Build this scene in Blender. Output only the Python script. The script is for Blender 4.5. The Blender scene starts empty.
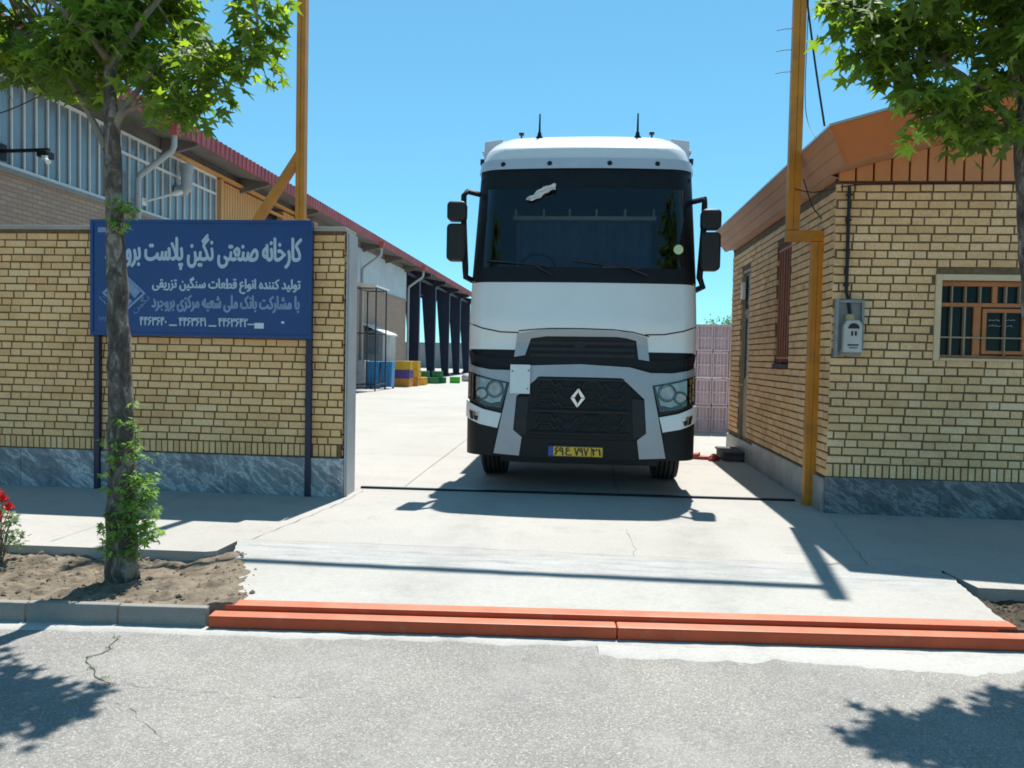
import bpy, bmesh, math, random
from math import radians, sin, cos, pi, atan, atan2, sqrt
from mathutils import Vector, Matrix, noise
from mathutils.geometry import tessellate_polygon
random.seed(7)
S = bpy.context.scene
COL = S.collection

# ------------------------------------------------------------------ camera
cam_d = bpy.data.cameras.new('camera'); cam = bpy.data.objects.new('camera', cam_d); COL.objects.link(cam)
cam_d.sensor_width = 36; cam_d.lens = 36*770/1024; cam_d.clip_start = .05; cam_d.clip_end = 6000
YAW, PITCH, ROLL = radians(5.1), atan(28/770), radians(1.17)
fw = Vector((-sin(YAW)*cos(PITCH), cos(YAW)*cos(PITCH), -sin(PITCH)))
u0 = Vector((-sin(YAW)*sin(PITCH), cos(YAW)*sin(PITCH), cos(PITCH)))
r0 = Vector((cos(YAW), sin(YAW), 0))
rt = r0*cos(ROLL)+u0*sin(ROLL); up = u0*cos(ROLL)-r0*sin(ROLL)
M = Matrix((rt, up, -fw)).transposed().to_4x4(); M.translation = (0, 0, 1.53)
cam.matrix_world = M
S.camera = cam

# ------------------------------------------------------------------ light
SUN = Vector((.065, .44, 1)).normalized()            # towards the sun
ELEV, AZ = math.asin(SUN.z), atan2(SUN.x, SUN.y)
W = bpy.data.worlds.new('World'); S.world = W; W.use_nodes = True
nt = W.node_tree; bg = nt.nodes['Background']
sky = nt.nodes.new('ShaderNodeTexSky'); sky.sky_type = 'NISHITA'; sky.sun_disc = False
sky.sun_elevation = ELEV; sky.sun_rotation = AZ; sky.altitude = 1800; sky.air_density = 1.0; sky.dust_density = .0; sky.ozone_density = 1.0
tint = nt.nodes.new('ShaderNodeMix'); tint.data_type = 'RGBA'; tint.blend_type = 'MULTIPLY'; tint.inputs[0].default_value = 1; tint.inputs[7].default_value = (.73, 1.54, 1.80, 1)
gam = nt.nodes.new('ShaderNodeGamma'); gam.inputs[1].default_value = .62; nt.links.new(sky.outputs[0], gam.inputs[0]); nt.links.new(gam.outputs[0], tint.inputs[6]); nt.links.new(tint.outputs[2], bg.inputs[0]); bg.inputs[1].default_value = .115
sd = bpy.data.lights.new('sun', 'SUN'); sd.energy = 5.0; sd.angle = radians(.53); sd.color = (1, .975, .925)
so = bpy.data.objects.new('sun', sd); COL.objects.link(so); so.rotation_euler = (-SUN).to_track_quat('-Z', 'Y').to_euler(); so.location = (0, 0, 30)
S.view_settings.view_transform = 'Standard'; S.view_settings.look = 'None'; S.view_settings.gamma = 1; S.view_settings.use_curve_mapping = False
S.view_settings.exposure = .70
S.render.engine = 'CYCLES'; S.cycles.filter_width = 1.75
S.cycles.max_bounces = 8; S.cycles.transparent_max_bounces = 16

# ------------------------------------------------------------------ materials
def newmat(name):
    m = bpy.data.materials.new(name); m.use_nodes = True
    return m, m.node_tree, m.node_tree.nodes['Principled BSDF']
def c4(c): return (c[0], c[1], c[2], 1)
def mul(c, k): return tuple(min(1, max(0, v*k)) for v in c)
def ramp(nt, fac, stops):
    r = nt.nodes.new('ShaderNodeValToRGB'); nt.links.new(fac, r.inputs[0])
    e = r.color_ramp.elements
    while len(e) < len(stops): e.new(.5)
    for k, (p, c) in enumerate(stops): e[k].position = p; e[k].color = c4(c)
    return r.outputs[0]
def ntex(nt, scale, detail=5, rough=.6, vec=None, dist=0):
    n = nt.nodes.new('ShaderNodeTexNoise'); n.inputs['Scale'].default_value = scale; n.inputs['Detail'].default_value = detail
    n.inputs['Roughness'].default_value = rough; n.inputs['Distortion'].default_value = dist
    if vec is None:
        t = nt.nodes.get('tc') or nt.nodes.new('ShaderNodeTexCoord'); t.name = 'tc'; vec = t.outputs['Object']
    nt.links.new(vec, n.inputs['Vector'])
    return n.outputs['Fac']
def mixc(nt, fac, a, b, mode='MIX'):
    n = nt.nodes.new('ShaderNodeMix'); n.data_type = 'RGBA'; n.blend_type = mode
    for i, v in ((0, fac), (6, a), (7, b)):
        if hasattr(v, 'is_output'): nt.links.new(v, n.inputs[i])
        elif i == 0: n.inputs[0].default_value = v
        else: n.inputs[i].default_value = c4(v)
    return n.outputs[2]
def bump(nt, b, h, strength=.3, dist=.01):
    n = nt.nodes.new('ShaderNodeBump'); n.inputs['Strength'].default_value = strength; n.inputs['Distance'].default_value = dist
    nt.links.new(h, n.inputs['Height']); nt.links.new(n.outputs[0], b.inputs['Normal'])
def P(name, col, rough=.6, metal=0, var=.15, scale=4, bmp=0, bscale=60, spec=.5, dirt=0, dirtcol=(.2, .17, .13), coat=0):
    m, nt, b = newmat(name)
    b.inputs['Roughness'].default_value = rough; b.inputs['Metallic'].default_value = metal
    b.inputs['Specular IOR Level'].default_value = spec; b.inputs['Coat Weight'].default_value = coat; b.inputs['Coat Roughness'].default_value = .05
    c = ramp(nt, ntex(nt, scale), [(.3, mul(col, 1-var)), (.7, mul(col, 1+var))])
    if dirt:
        f = ramp(nt, ntex(nt, scale*.7, 8, .7), [(.5, (0, 0, 0)), (.75, (dirt,)*3)])
        c = mixc(nt, f, c, dirtcol)
    nt.links.new(c, b.inputs['Base Color'])
    if bmp: bump(nt, b, ntex(nt, bscale, 6, .65), bmp)
    return m
def attr(nt, name):
    a = nt.nodes.new('ShaderNodeAttribute'); a.attribute_name = name; return a.outputs['Fac']
def brickmat(name, lo, mid, hi):
    m, nt, b = newmat(name); b.inputs['Roughness'].default_value = .85
    c = ramp(nt, attr(nt, 'tone'), [(0, lo), (.45, mid), (1, hi)])
    g = ramp(nt, ntex(nt, 45, 6, .7), [(.3, (.78, .76, .74)), (.7, (1.1, 1.1, 1.1))])
    c = mixc(nt, 1, c, g, 'MULTIPLY')
    d = ramp(nt, ntex(nt, 1.3, 6, .7), [(.45, (1, 1, 1)), (.75, (.72, .68, .64))])
    c = mixc(nt, 1, c, d, 'MULTIPLY')
    nt.links.new(c, b.inputs['Base Color']); bump(nt, b, ntex(nt, 120, 6, .7), .5, .004)
    return m

BRICK_L = brickmat('yellow_brick', (.73, .415, .18), (.86, .525, .24), (.90, .61, .32))
BRICK_R = brickmat('pale_brick', (.75, .455, .215), (.88, .55, .275), (.92, .63, .36))
MORTAR = P('mortar', (.15, .092, .042), .95, var=.3, scale=20, bmp=.4)
MORTAR_R = P('mortar_brown', (.16, .105, .055), .95, var=.3, scale=20, bmp=.4)
FBRICK = None
def fbrick():
    m, nt, b = newmat('far_brick'); b.inputs['Roughness'].default_value = .9
    t = nt.nodes.new('ShaderNodeTexCoord'); mp = nt.nodes.new('ShaderNodeMapping'); mp.inputs['Rotation'].default_value = (0, 0, 0)
    sx = nt.nodes.new('ShaderNodeSeparateXYZ'); cx = nt.nodes.new('ShaderNodeCombineXYZ')
    nt.links.new(t.outputs['Object'], sx.inputs[0]); nt.links.new(sx.outputs['Y'], cx.inputs['X']); nt.links.new(sx.outputs['Z'], cx.inputs['Y'])
    br = nt.nodes.new('ShaderNodeTexBrick'); nt.links.new(cx.outputs[0], br.inputs['Vector'])
    br.inputs['Scale'].default_value = 1; br.inputs['Brick Width'].default_value = .25; br.inputs['Row Height'].default_value = .085; br.inputs['Mortar Size'].default_value = .01
    br.inputs['Color1'].default_value = (.40, .27, .19, 1); br.inputs['Color2'].default_value = (.33, .21, .15, 1); br.inputs['Mortar'].default_value = (.22, .16, .12, 1)
    c = mixc(nt, ramp(nt, ntex(nt, .8), [(.3, (.25,)*3), (.7, (0,)*3)]), br.outputs['Color'], (.26, .2, .16))
    nt.links.new(c, b.inputs['Base Color']); bump(nt, b, br.outputs['Fac'], .4, -.01)
    return m
FBRICK = fbrick()
def marblemat():
    m, nt, b = newmat('blue_marble'); b.inputs['Roughness'].default_value = .38
    t = nt.nodes.new('ShaderNodeTexCoord'); mp = nt.nodes.new('ShaderNodeMapping'); mp.inputs['Rotation'].default_value = (0, -.6, 0); mp.inputs['Scale'].default_value = (.75, 1, 3.2)
    nt.links.new(t.outputs['Object'], mp.inputs[0])
    mp.inputs['Scale'].default_value = (1, 1, 1); m2 = nt.nodes.new('ShaderNodeMapping'); m2.inputs['Scale'].default_value = (.8, 1, 2.6); nt.links.new(mp.outputs[0], m2.inputs[0]); mp = m2
    v = ntex(nt, 2.0, 10, .70, mp.outputs[0], .45)
    c = ramp(nt, v, [(.34, (.075, .095, .125)), (.46, (.12, .145, .175)), (.515, (.20, .225, .25)), (.535, (.52, .55, .57)), (.555, (.20, .225, .25)), (.70, (.08, .10, .13))])
    w = ramp(nt, ntex(nt, 14, 8, .7, mp.outputs[0], .8), [(.45, (0, 0, 0)), (.72, (.55,)*3)])
    c = mixc(nt, w, c, (.38, .42, .46))
    tn = ramp(nt, attr(nt, 'tone'), [(0, (.45, .44, .42)), (1, (1.28, 1.2, 1.12))])
    c = mixc(nt, 1, c, tn, 'MULTIPLY')
    nt.links.new(c, b.inputs['Base Color']); return m
MARBLE = marblemat()
def concretemat(name, col, stain, dark, cracks=True, band=None, tracks=False):
    m, nt, b = newmat(name); b.inputs['Roughness'].default_value = .9; b.inputs['Specular IOR Level'].default_value = .25
    c = ramp(nt, ntex(nt, .9, 8, .65), [(.3, mul(col, .88)), (.7, mul(col, 1.08))])
    c = mixc(nt, ramp(nt, ntex(nt, .45, 10, .72), [(.46, (0,)*3), (.66, (stain,)*3)]), c, dark)
    c = mixc(nt, ramp(nt, ntex(nt, 2.3, 12, .8), [(.52, (0,)*3), (.70, (stain*.8,)*3)]), c, mul(dark, .9))
    t = nt.nodes.get('tc'); sx = nt.nodes.new('ShaderNodeSeparateXYZ'); nt.links.new(t.outputs['Object'], sx.inputs[0])
    def math_(op, a, bb):
        n = nt.nodes.new('ShaderNodeMath'); n.operation = op
        for i, v in enumerate((a, bb)):
            if hasattr(v, 'is_output'): nt.links.new(v, n.inputs[i])
            else: n.inputs[i].default_value = v
        return n.outputs[0]
    if band:                                               # trowelled cement spread across the drive, streaked along it
        mp = nt.nodes.new('ShaderNodeMapping'); mp.inputs['Scale'].default_value = (1, 6, 1); nt.links.new(t.outputs['Object'], mp.inputs[0])
        st = ramp(nt, ntex(nt, 2.2, 11, .75, mp.outputs[0]), [(.36, (.24, .24, .232)), (.50, (.345, .345, .332)), (.64, (.41, .405, .385))])
        yy = math_('ADD', sx.outputs['Y'], math_('MULTIPLY', math_('SUBTRACT', ntex(nt, 1.6, 10, .7), .5), .95))
        d = math_('DIVIDE', math_('ABSOLUTE', math_('SUBTRACT', yy, band[0]), 0), band[1])
        c = mixc(nt, ramp(nt, d, [(.35, (.85,)*3), (1, (0,)*3)]), c, st)
    if tracks:                                             # rubbed wheel tracks and drips of oil
        xx = math_('ABSOLUTE', math_('ADD', sx.outputs['X'], math_('MULTIPLY', math_('SUBTRACT', ntex(nt, .5, 4, .5), .5), .5)), 0)
        d = math_('DIVIDE', math_('ABSOLUTE', math_('SUBTRACT', xx, 1.0), 0), .34)
        f = math_('MULTIPLY', ramp(nt, d, [(.3, (.42,)*3), (1, (0,)*3)]), ramp(nt, ntex(nt, 3, 8, .7), [(.35, (0,)*3), (.65, (1,)*3)]))
        c = mixc(nt, f, c, mul(dark, .78))
        c = mixc(nt, ramp(nt, ntex(nt, 1.9, 3, .5), [(.70, (0,)*3), (.76, (.5,)*3)]), c, (.17, .16, .15))
    g = ramp(nt, ntex(nt, 38, 8, .85), [(.28, (.80,)*3), (.66, (1.07,)*3)])
    c = mixc(nt, 1, c, g, 'MULTIPLY')
    if cracks:
        sp = ramp(nt, ntex(nt, 5, 12, .9), [(.60, (0,)*3), (.70, (.45,)*3)])
        c = mixc(nt, sp, c, mul(dark, .6))
    nt.links.new(c, b.inputs['Base Color']); bump(nt, b, ntex(nt, 50, 8, .75), .4, .007); return m
CONC_Y = concretemat('yard_concrete', (.41, .39, .355), .65, (.31, .295, .27), tracks=True)
CONC_P = concretemat('pavement_concrete', (.405, .385, .35), .7, (.30, .285, .26), tracks=True)
CONC_A = concretemat('apron_concrete', (.405, .39, .355), .7, (.305, .295, .27), band=(5.70, .42), tracks=True)
CONC_G = concretemat('gutter_cement', (.43, .415, .38), .7, (.31, .30, .275))
CONC_K = concretemat('kerb_concrete', (.27, .255, .225), .6, (.17, .16, .145))
def asphaltmat():
    m, nt, b = newmat('asphalt'); b.inputs['Roughness'].default_value = .88; b.inputs['Specular IOR Level'].default_value = .3
    vo = nt.nodes.new('ShaderNodeTexVoronoi'); vo.inputs['Scale'].default_value = 150
    t = nt.nodes.new('ShaderNodeTexCoord'); t.name = 'tc'; nt.links.new(t.outputs['Object'], vo.inputs['Vector'])
    sx = nt.nodes.new('ShaderNodeSeparateColor'); nt.links.new(vo.outputs['Color'], sx.inputs[0])
    c = ramp(nt, sx.outputs[0], [(0, (.175, .165, .152)), (.5, (.235, .224, .208)), (.85, (.275, .263, .245)), (1, (.40, .385, .36))])
    d = ramp(nt, ntex(nt, .7, 8, .65), [(.3, (.80,)*3), (.7, (1.15, 1.13, 1.08))])
    c = mixc(nt, 1, c, d, 'MULTIPLY')
    e = ramp(nt, ntex(nt, 1.7, 9, .8), [(.48, (0,)*3), (.72, (.6,)*3)])
    c = mixc(nt, e, c, (.33, .315, .29))
    nt.links.new(c, b.inputs['Base Color'])
    iv = nt.nodes.new('ShaderNodeMath'); iv.operation = 'SUBTRACT'; iv.inputs[0].default_value = 1; nt.links.new(vo.outputs['Distance'], iv.inputs[1])
    bump(nt, b, iv.outputs[0], .5, .006); return m
ASPHALT = asphaltmat()
CRACK = P('crack_dirt', (.06, .055, .045), .95, var=.3, scale=30)
JOINT = P('joint_dirt', (.12, .105, .085), .95, var=.3, scale=12)
SOIL = P('soil', (.17, .137, .10), .97, var=.42, scale=7, bmp=.9, bscale=55, spec=.1, dirt=.6, dirtcol=(.30, .255, .20))
SOILWETSHADE = P('damp_shaded_soil', (.075, .062, .045), .95, var=.4, scale=6, bmp=.9, bscale=55, spec=.15, dirt=.5, dirtcol=(.14, .115, .085))  # right bed: damp soil, with tree shade also darkened into its colour
EARTH = P('dry_earth', (.30, .25, .19), .97, var=.2, scale=.05)
GOLD = P('ochre_paint', (.52, .195, .012), .45, var=.15, scale=3, dirt=.75, dirtcol=(.20, .085, .025), bmp=.12, bscale=25)
def dustpaint(name, col, dust, amt, rough=.55):
    m, nt, b = newmat(name); b.inputs['Roughness'].default_value = rough
    c = ramp(nt, ntex(nt, 3, 8, .7), [(.3, mul(col, .8)), (.7, mul(col, 1.15))])
    c = mixc(nt, ramp(nt, ntex(nt, 7, 10, .8), [(.56, (0,)*3), (.70, (.55,)*3)]), c, mul(dust, .55))
    c = mixc(nt, ramp(nt, ntex(nt, 22, 8, .8), [(.64, (0,)*3), (.72, (.8,)*3)]), c, (.10, .05, .035))
    ge = nt.nodes.new('ShaderNodeNewGeometry'); sx = nt.nodes.new('ShaderNodeSeparateXYZ'); nt.links.new(ge.outputs['Normal'], sx.inputs[0])
    f = ramp(nt, sx.outputs['Z'], [(.35, (0,)*3), (.9, (amt,)*3)]); f2 = ramp(nt, ntex(nt, 2.2, 9, .75), [(.3, (.25,)*3), (.65, (1,)*3)])
    c = mixc(nt, mixc(nt, 1, f, f2, 'MULTIPLY'), c, dust)  # dust lying on upward faces
    nt.links.new(c, b.inputs['Base Color']); bump(nt, b, ntex(nt, 40, 8, .75), .25, .004); return m
ORANGE = dustpaint('orange_paint', (.42, .054, .009), (.62, .33, .20), .40)
NAVY = P('navy_paint', (.010, .013, .045), .4, var=.1)
SIGNBLUE = P('sign_blue', (.004, .046, .18), .42, var=.14, scale=2.5, dirt=.25, dirtcol=(.02, .04, .13))
SIGNTXT = P('sign_lettering', (.42, .52, .62), .6, var=.08, scale=8)
SIGNTXT2 = P('sign_lettering_faded', (.19, .28, .44), .6, var=.15, scale=8)
SIGNPALE = P('pale_sticker', (.55, .62, .68), .6)
FASCIA = P('copper_fascia', (.52, .135, .020), .5, var=.12, scale=1.4, dirt=.25, dirtcol=(.26, .11, .05))
FASCIA2 = P('pale_copper', (.46, .22, .105), .55, var=.1, scale=1.5, dirt=.25, dirtcol=(.3, .17, .1))
SEAM = P('seam_brown', (.10, .025, .012), .7)
TINROOF = P('zinc_roof', (.55, .55, .56), .4, metal=.5, var=.08)
WOOD = P('window_wood', (.46, .15, .040), .5, var=.2, scale=6)
REDBAR = P('window_bars', (.40, .115, .055), .5, var=.15)
SURR = P('stone_surround', (.66, .49, .30), .7, var=.08, scale=6)
DARKGLASS = P('dark_glass', (.010, .018, .017), .1, var=.2, spec=.12)
METER = P('meter_case', (.48, .47, .43), .55, var=.1)
STEEL = P('galvanised_steel', (.33, .35, .36), .45, metal=.6, var=.15)
BLACK = P('black_plastic', (.007, .007, .008), .5, var=.3, scale=10, spec=.28)
DGREY = P('dark_grey_plastic', (.016, .016, .017), .5, var=.25, scale=10, spec=.35)
CABLE = P('cable_black', (.01, .01, .012), .6)
WHITE = P('truck_white', (.74, .735, .71), .28, var=.02, scale=2, coat=.5, dirt=.3, dirtcol=(.58, .55, .48))
VISOR = P('silver_visor', (.50, .52, .54), .3, metal=.15, var=.05, scale=5)
SILVER = P('silver_paint', (.36, .36, .375), .38, metal=.35, var=.06, scale=3, dirt=.15, dirtcol=(.3, .28, .26))
CHROME = P('chrome', (.62, .63, .64), .2, metal=1, var=.03)
LAMPIN = P('lamp_silver', (.42, .41, .39), .38, metal=.7, var=.25, scale=14)
RUBBER = P('tyre_rubber', (.022, .021, .02), .85, var=.3, scale=12, bmp=.2)
PLATEY = P('plate_yellow', (.86, .47, .02), .45, var=.05)
PLATEB = P('plate_blue', (.03, .08, .35), .45)
PLATEK = P('plate_black', (.01, .01, .01), .5)
WPLATE = P('white_plate', (.70, .72, .71), .45, var=.04)
CURTAIN = P('blue_curtain', (.13, .19, .34), .9, var=.2, scale=3)
CREAM = P('cream_plastic', (.78, .75, .66), .6)
GREENST = P('green_sticker', (.50, .62, .32), .5)
CLOTH = P('white_cloth', (.75, .75, .74), .9, var=.1, scale=20)
TRAILER = P('trailer_grey', (.55, .56, .57), .5, var=.05)
FGLASS = P('factory_glass', (.16, .20, .225), .18, var=.3, scale=.5, spec=.8)
FWHITE = P('white_mullion', (.62, .60, .55), .5, var=.08)
FPANEL = P('cladding_pale', (.42, .45, .46), .5, metal=.2, var=.1, scale=1)
YPANEL = P('cladding_ochre', (.56, .27, .075), .5, var=.1, scale=1)
ROOFRED = P('red_ribbed_roof', (.28, .032, .030), .5, var=.25, scale=1.2, dirt=.5, dirtcol=(.36, .13, .09))
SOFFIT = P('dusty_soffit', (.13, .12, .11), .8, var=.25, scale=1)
RUST = P('rusty_hopper', (.33, .08, .06), .7, var=.3, scale=8)
DUCT = P('grey_drainpipe', (.34, .35, .35), .5, var=.1)
FNAVY = P('navy_column', (.012, .018, .042), .5, var=.2)
GREYWALL = P('grey_block_wall', (.24, .245, .25), .9, var=.12, scale=.8)
PINKCR = P('pink_crate', (.80, .66, .70), .55, var=.1, scale=3)
BLUECR = P('blue_crate', (.03, .20, .40), .5, var=.15, scale=3)
YELCR = P('yellow_crate', (.62, .36, .02), .5, var=.15, scale=3)
ORCR = P('orange_crate', (.58, .24, .03), .5, var=.15, scale=3)
PURCR = P('purple_crate', (.10, .055, .20), .5, var=.15, scale=3)
GRNCR = P('green_crate', (.02, .17, .06), .5, var=.2, scale=3)
LIMECR = P('lime_crate', (.05, .42, .03), .5, var=.1)
GREYCAB = P('grey_cabinet', (.42, .43, .43), .5, var=.08)
SACK = P('grey_sack', (.38, .36, .35), .9, var=.15, scale=6)
SHED = P('shed_sheet', (.30, .31, .31), .6, metal=.2, var=.15, scale=1.5)
AWNING = P('awning_white', (.66, .63, .56), .6)
REDSHOE = P('red_rubber', (.35, .035, .025), .5, var=.2, scale=20)
STONEBLK = P('dark_stone', (.055, .055, .06), .8, var=.3, scale=10, bmp=.3)
REDROSE = P('rose_petal', (.62, .03, .02), .55, var=.2, scale=30)
LAMPW = P('lamp_white', (.62, .62, .58), .4)

def leafmat(name, lo, mid, hi, trans):
    m, nt, b = newmat(name); out = nt.nodes['Material Output']
    c = ramp(nt, attr(nt, 'tone'), [(0, lo), (.55, mid), (1, hi)])
    nt.links.new(c, b.inputs['Base Color']); b.inputs['Roughness'].default_value = .6; b.inputs['Specular IOR Level'].default_value = .2
    tr = nt.nodes.new('ShaderNodeBsdfTranslucent')
    tc = mixc(nt, 1, c, (trans[0], trans[1], trans[2]), 'MULTIPLY'); nt.links.new(tc, tr.inputs[0])
    ad = nt.nodes.new('ShaderNodeAddShader'); nt.links.new(b.outputs[0], ad.inputs[0]); nt.links.new(tr.outputs[0], ad.inputs[1])
    nt.links.new(ad.outputs[0], out.inputs[0]); return m
LEAF = leafmat('plane_leaf', (.026, .045, .009), (.050, .083, .014), (.13, .185, .03), (2.3, 2.2, .6))
SPROUT = leafmat('sprout_leaf', (.05, .09, .02), (.10, .17, .035), (.20, .29, .07), (1.2, 1.3, .8))
ROSELEAF = leafmat('rose_leaf', (.035, .06, .025), (.06, .10, .04), (.12, .16, .08), (1, 1.1, .7))
FARLEAF = leafmat('far_leaf', (.04, .07, .02), (.06, .11, .03), (.10, .15, .05), (1, 1.1, .7))
def barkmat():
    m, nt, b = newmat('plane_bark'); b.inputs['Roughness'].default_value = .9
    t = nt.nodes.new('ShaderNodeTexCoord'); mp = nt.nodes.new('ShaderNodeMapping'); mp.inputs['Scale'].default_value = (1, 1, .45); nt.links.new(t.outputs['Object'], mp.inputs[0])
    v = ntex(nt, 16, 6, .65, mp.outputs[0], .6)
    c = ramp(nt, v, [(.30, (.03, .024, .018)), (.47, (.075, .06, .045)), (.56, (.15, .125, .10)), (.62, (.27, .24, .20)), (.75, (.13, .10, .08))])
    nt.links.new(c, b.inputs['Base Color']); bump(nt, b, v, .8, .02); return m
BARK = barkmat()
TWIG = P('twig_bark', (.20, .165, .12), .85, var=.25, scale=12, bmp=.3)
def glassmat():
    m, nt, b = newmat('windscreen_glass'); out = nt.nodes['Material Output']
    tr = nt.nodes.new('ShaderNodeBsdfTransparent'); tr.inputs[0].default_value = (.70, .74, .75, 1)
    gl = nt.nodes.new('ShaderNodeBsdfGlossy'); gl.inputs['Roughness'].default_value = .02
    fr = nt.nodes.new('ShaderNodeFresnel'); fr.inputs[0].default_value = 1.45
    mx = nt.nodes.new('ShaderNodeMixShader'); nt.links.new(fr.outputs[0], mx.inputs[0]); nt.links.new(tr.outputs[0], mx.inputs[1]); nt.links.new(gl.outputs[0], mx.inputs[2])
    nt.links.new(mx.outputs[0], out.inputs[0]); return m
GLASS = glassmat()
def lensmat():
    m, nt, b = newmat('lamp_lens'); out = nt.nodes['Material Output']
    tr = nt.nodes.new('ShaderNodeBsdfTransparent'); tr.inputs[0].default_value = (.93, .94, .95, 1)
    gl = nt.nodes.new('ShaderNodeBsdfGlossy'); gl.inputs['Roughness'].default_value = .03
    fr = nt.nodes.new('ShaderNodeFresnel'); fr.inputs[0].default_value = 1.45
    mx = nt.nodes.new('ShaderNodeMixShader'); nt.links.new(fr.outputs[0], mx.inputs[0]); nt.links.new(tr.outputs[0], mx.inputs[1]); nt.links.new(gl.outputs[0], mx.inputs[2])
    nt.links.new(mx.outputs[0], out.inputs[0]); return m
LENS = lensmat()

# ------------------------------------------------------------------ mesh helpers
class MB:
    def __init__(s): s.v = []; s.f = []; s.m = []; s.t = []
    def add(s, vs, fs, mat=0, tone=.5):
        n = len(s.v); s.v += [tuple(p) for p in vs]
        for f in fs: s.f.append([i+n for i in f]); s.m.append(mat); s.t.append(tone)
    def box(s, x0, x1, y0, y1, z0, z1, mat=0, tone=.5):
        if x0 > x1: x0, x1 = x1, x0
        if y0 > y1: y0, y1 = y1, y0
        if z0 > z1: z0, z1 = z1, z0
        s.add([(x0, y0, z0), (x1, y0, z0), (x1, y1, z0), (x0, y1, z0), (x0, y0, z1), (x1, y0, z1), (x1, y1, z1), (x0, y1, z1)],
              [(0, 3, 2, 1), (4, 5, 6, 7), (0, 1, 5, 4), (1, 2, 6, 5), (2, 3, 7, 6), (3, 0, 4, 7)], mat, tone)
    def hexa(s, b, t, mat=0, tone=.5):          # bottom four, top four corners (counter-clockwise from above)
        s.add(list(b)+list(t), [(0, 3, 2, 1), (4, 5, 6, 7), (0, 1, 5, 4), (1, 2, 6, 5), (2, 3, 7, 6), (3, 0, 4, 7)], mat, tone)
    def obox(s, a, b, w, h, mat=0, upv=(0, 0, 1)):   # bar from a to b with rectangular section
        a = Vector(a); b = Vector(b); d = (b-a).normalized(); u = Vector(upv)
        if abs(d.dot(u)) > .99: u = Vector((0, 1, 0))
        sd = d.cross(u).normalized()*w/2; uu = sd.cross(d).normalized()*h/2
        q = []
        for p in (a, b): q += [p-sd-uu, p+sd-uu, p+sd+uu, p-sd+uu]
        s.add(q, [(0, 1, 2, 3), (7, 6, 5, 4), (0, 4, 5, 1), (1, 5, 6, 2), (2, 6, 7, 3), (3, 7, 4, 0)], mat)
    def tube(s, pts, r, n=8, mat=0, cap=True, jit=0, tone=.5):
        pts = [Vector(p) for p in pts]; rs = r if isinstance(r, (list, tuple)) else [r]*len(pts)
        vs = []; fs = []; u = None
        for i, p in enumerate(pts):
            d = (pts[min(i+1, len(pts)-1)]-pts[max(i-1, 0)]).normalized()
            if u is None:
                u = d.orthogonal().normalized()
            u = (u-d*u.dot(d)).normalized(); w = d.cross(u)
            for k in range(n):
                a = 2*pi*k/n; rr = rs[i]*(1+jit*noise.noise(p*6+Vector((cos(a), sin(a), 0))*1.5))
                vs.append(p+(u*cos(a)+w*sin(a))*rr)
        for i in range(len(pts)-1):
            for k in range(n):
                fs.append((i*n+k, i*n+(k+1) % n, (i+1)*n+(k+1) % n, (i+1)*n+k))
        if cap: fs.append(tuple(range(n))[::-1]); fs.append(tuple((len(pts)-1)*n+k for k in range(n)))
        s.add(vs, fs, mat, tone)
    def lathe(s, prof, c, axis='x', n=32, mat=0):      # prof: list of (along, radius)
        c = Vector(c); vs = []; fs = []
        for (h, r) in prof:
            for k in range(n):
                a = 2*pi*k/n
                q = {'x': (h, r*cos(a), r*sin(a)), 'y': (r*cos(a), h, r*sin(a)), 'z': (r*cos(a), r*sin(a), h)}[axis]
                vs.append(c+Vector(q))
        for i in range(len(prof)-1):
            for k in range(n): fs.append((i*n+k, i*n+(k+1) % n, (i+1)*n+(k+1) % n, (i+1)*n+k))
        fs.append(tuple(range(n))[::-1]); fs.append(tuple((len(prof)-1)*n+k for k in range(n)))
        s.add(vs, fs, mat)
    def prism(s, poly, y0, y1, axis='y', mat=0):       # polygon (a,b) extruded along axis
        f = {'y': lambda a, b, h: (a, h, b), 'x': lambda a, b, h: (h, a, b), 'z': lambda a, b, h: (a, b, h)}[axis]
        n = len(poly); vs = [f(a, b, y0) for a, b in poly]+[f(a, b, y1) for a, b in poly]
        fs = [tuple(range(n)), tuple(range(2*n-1, n-1, -1))]+[(i, n+i, n+(i+1) % n, (i+1) % n) for i in range(n)]
        s.add(vs, fs, mat)
    def build(s, name, mats, parent=None, org=None, smooth=False, bevel=0, fixn=True):
        if org is None: org = parent.get('_o', (0, 0, 0)) if parent is not None else (0, 0, 0)
        me = bpy.data.meshes.new(name)
        ox, oy, oz = org
        me.from_pydata([(x-ox, y-oy, z-oz) for x, y, z in s.v], [], s.f)
        mats = mats if isinstance(mats, (list, tuple)) else [mats]
        for m in mats: me.materials.append(m)
        me.polygons.foreach_set('material_index', s.m)
        a = me.attributes.new('tone', 'FLOAT', 'FACE'); a.data.foreach_set('value', s.t)
        if fixn:
            bm = bmesh.new(); bm.from_mesh(me); bmesh.ops.recalc_face_normals(bm, faces=bm.faces); bm.to_mesh(me); bm.free()
        if smooth:
            me.polygons.foreach_set('use_smooth', [True]*len(me.polygons))
            me.set_sharp_from_angle(angle=radians(smooth if smooth is not True else 40))
        o = bpy.data.objects.new(name, me); COL.objects.link(o)
        if parent is not None: o.parent = parent; o['_o'] = tuple(org)
        else: o.location = org; o['_o'] = tuple(org)
        if bevel:
            b = o.modifiers.new('bevel', 'BEVEL'); b.width = bevel; b.segments = 2; b.limit_method = 'ANGLE'; b.angle_limit = radians(40)
        return o
def tag(o, label=None, cat=None, group=None, kind=None):
    if label: o['label'] = label
    if cat: o['category'] = cat
    if group: o['group'] = group
    if kind: o['kind'] = kind
    return o
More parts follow.
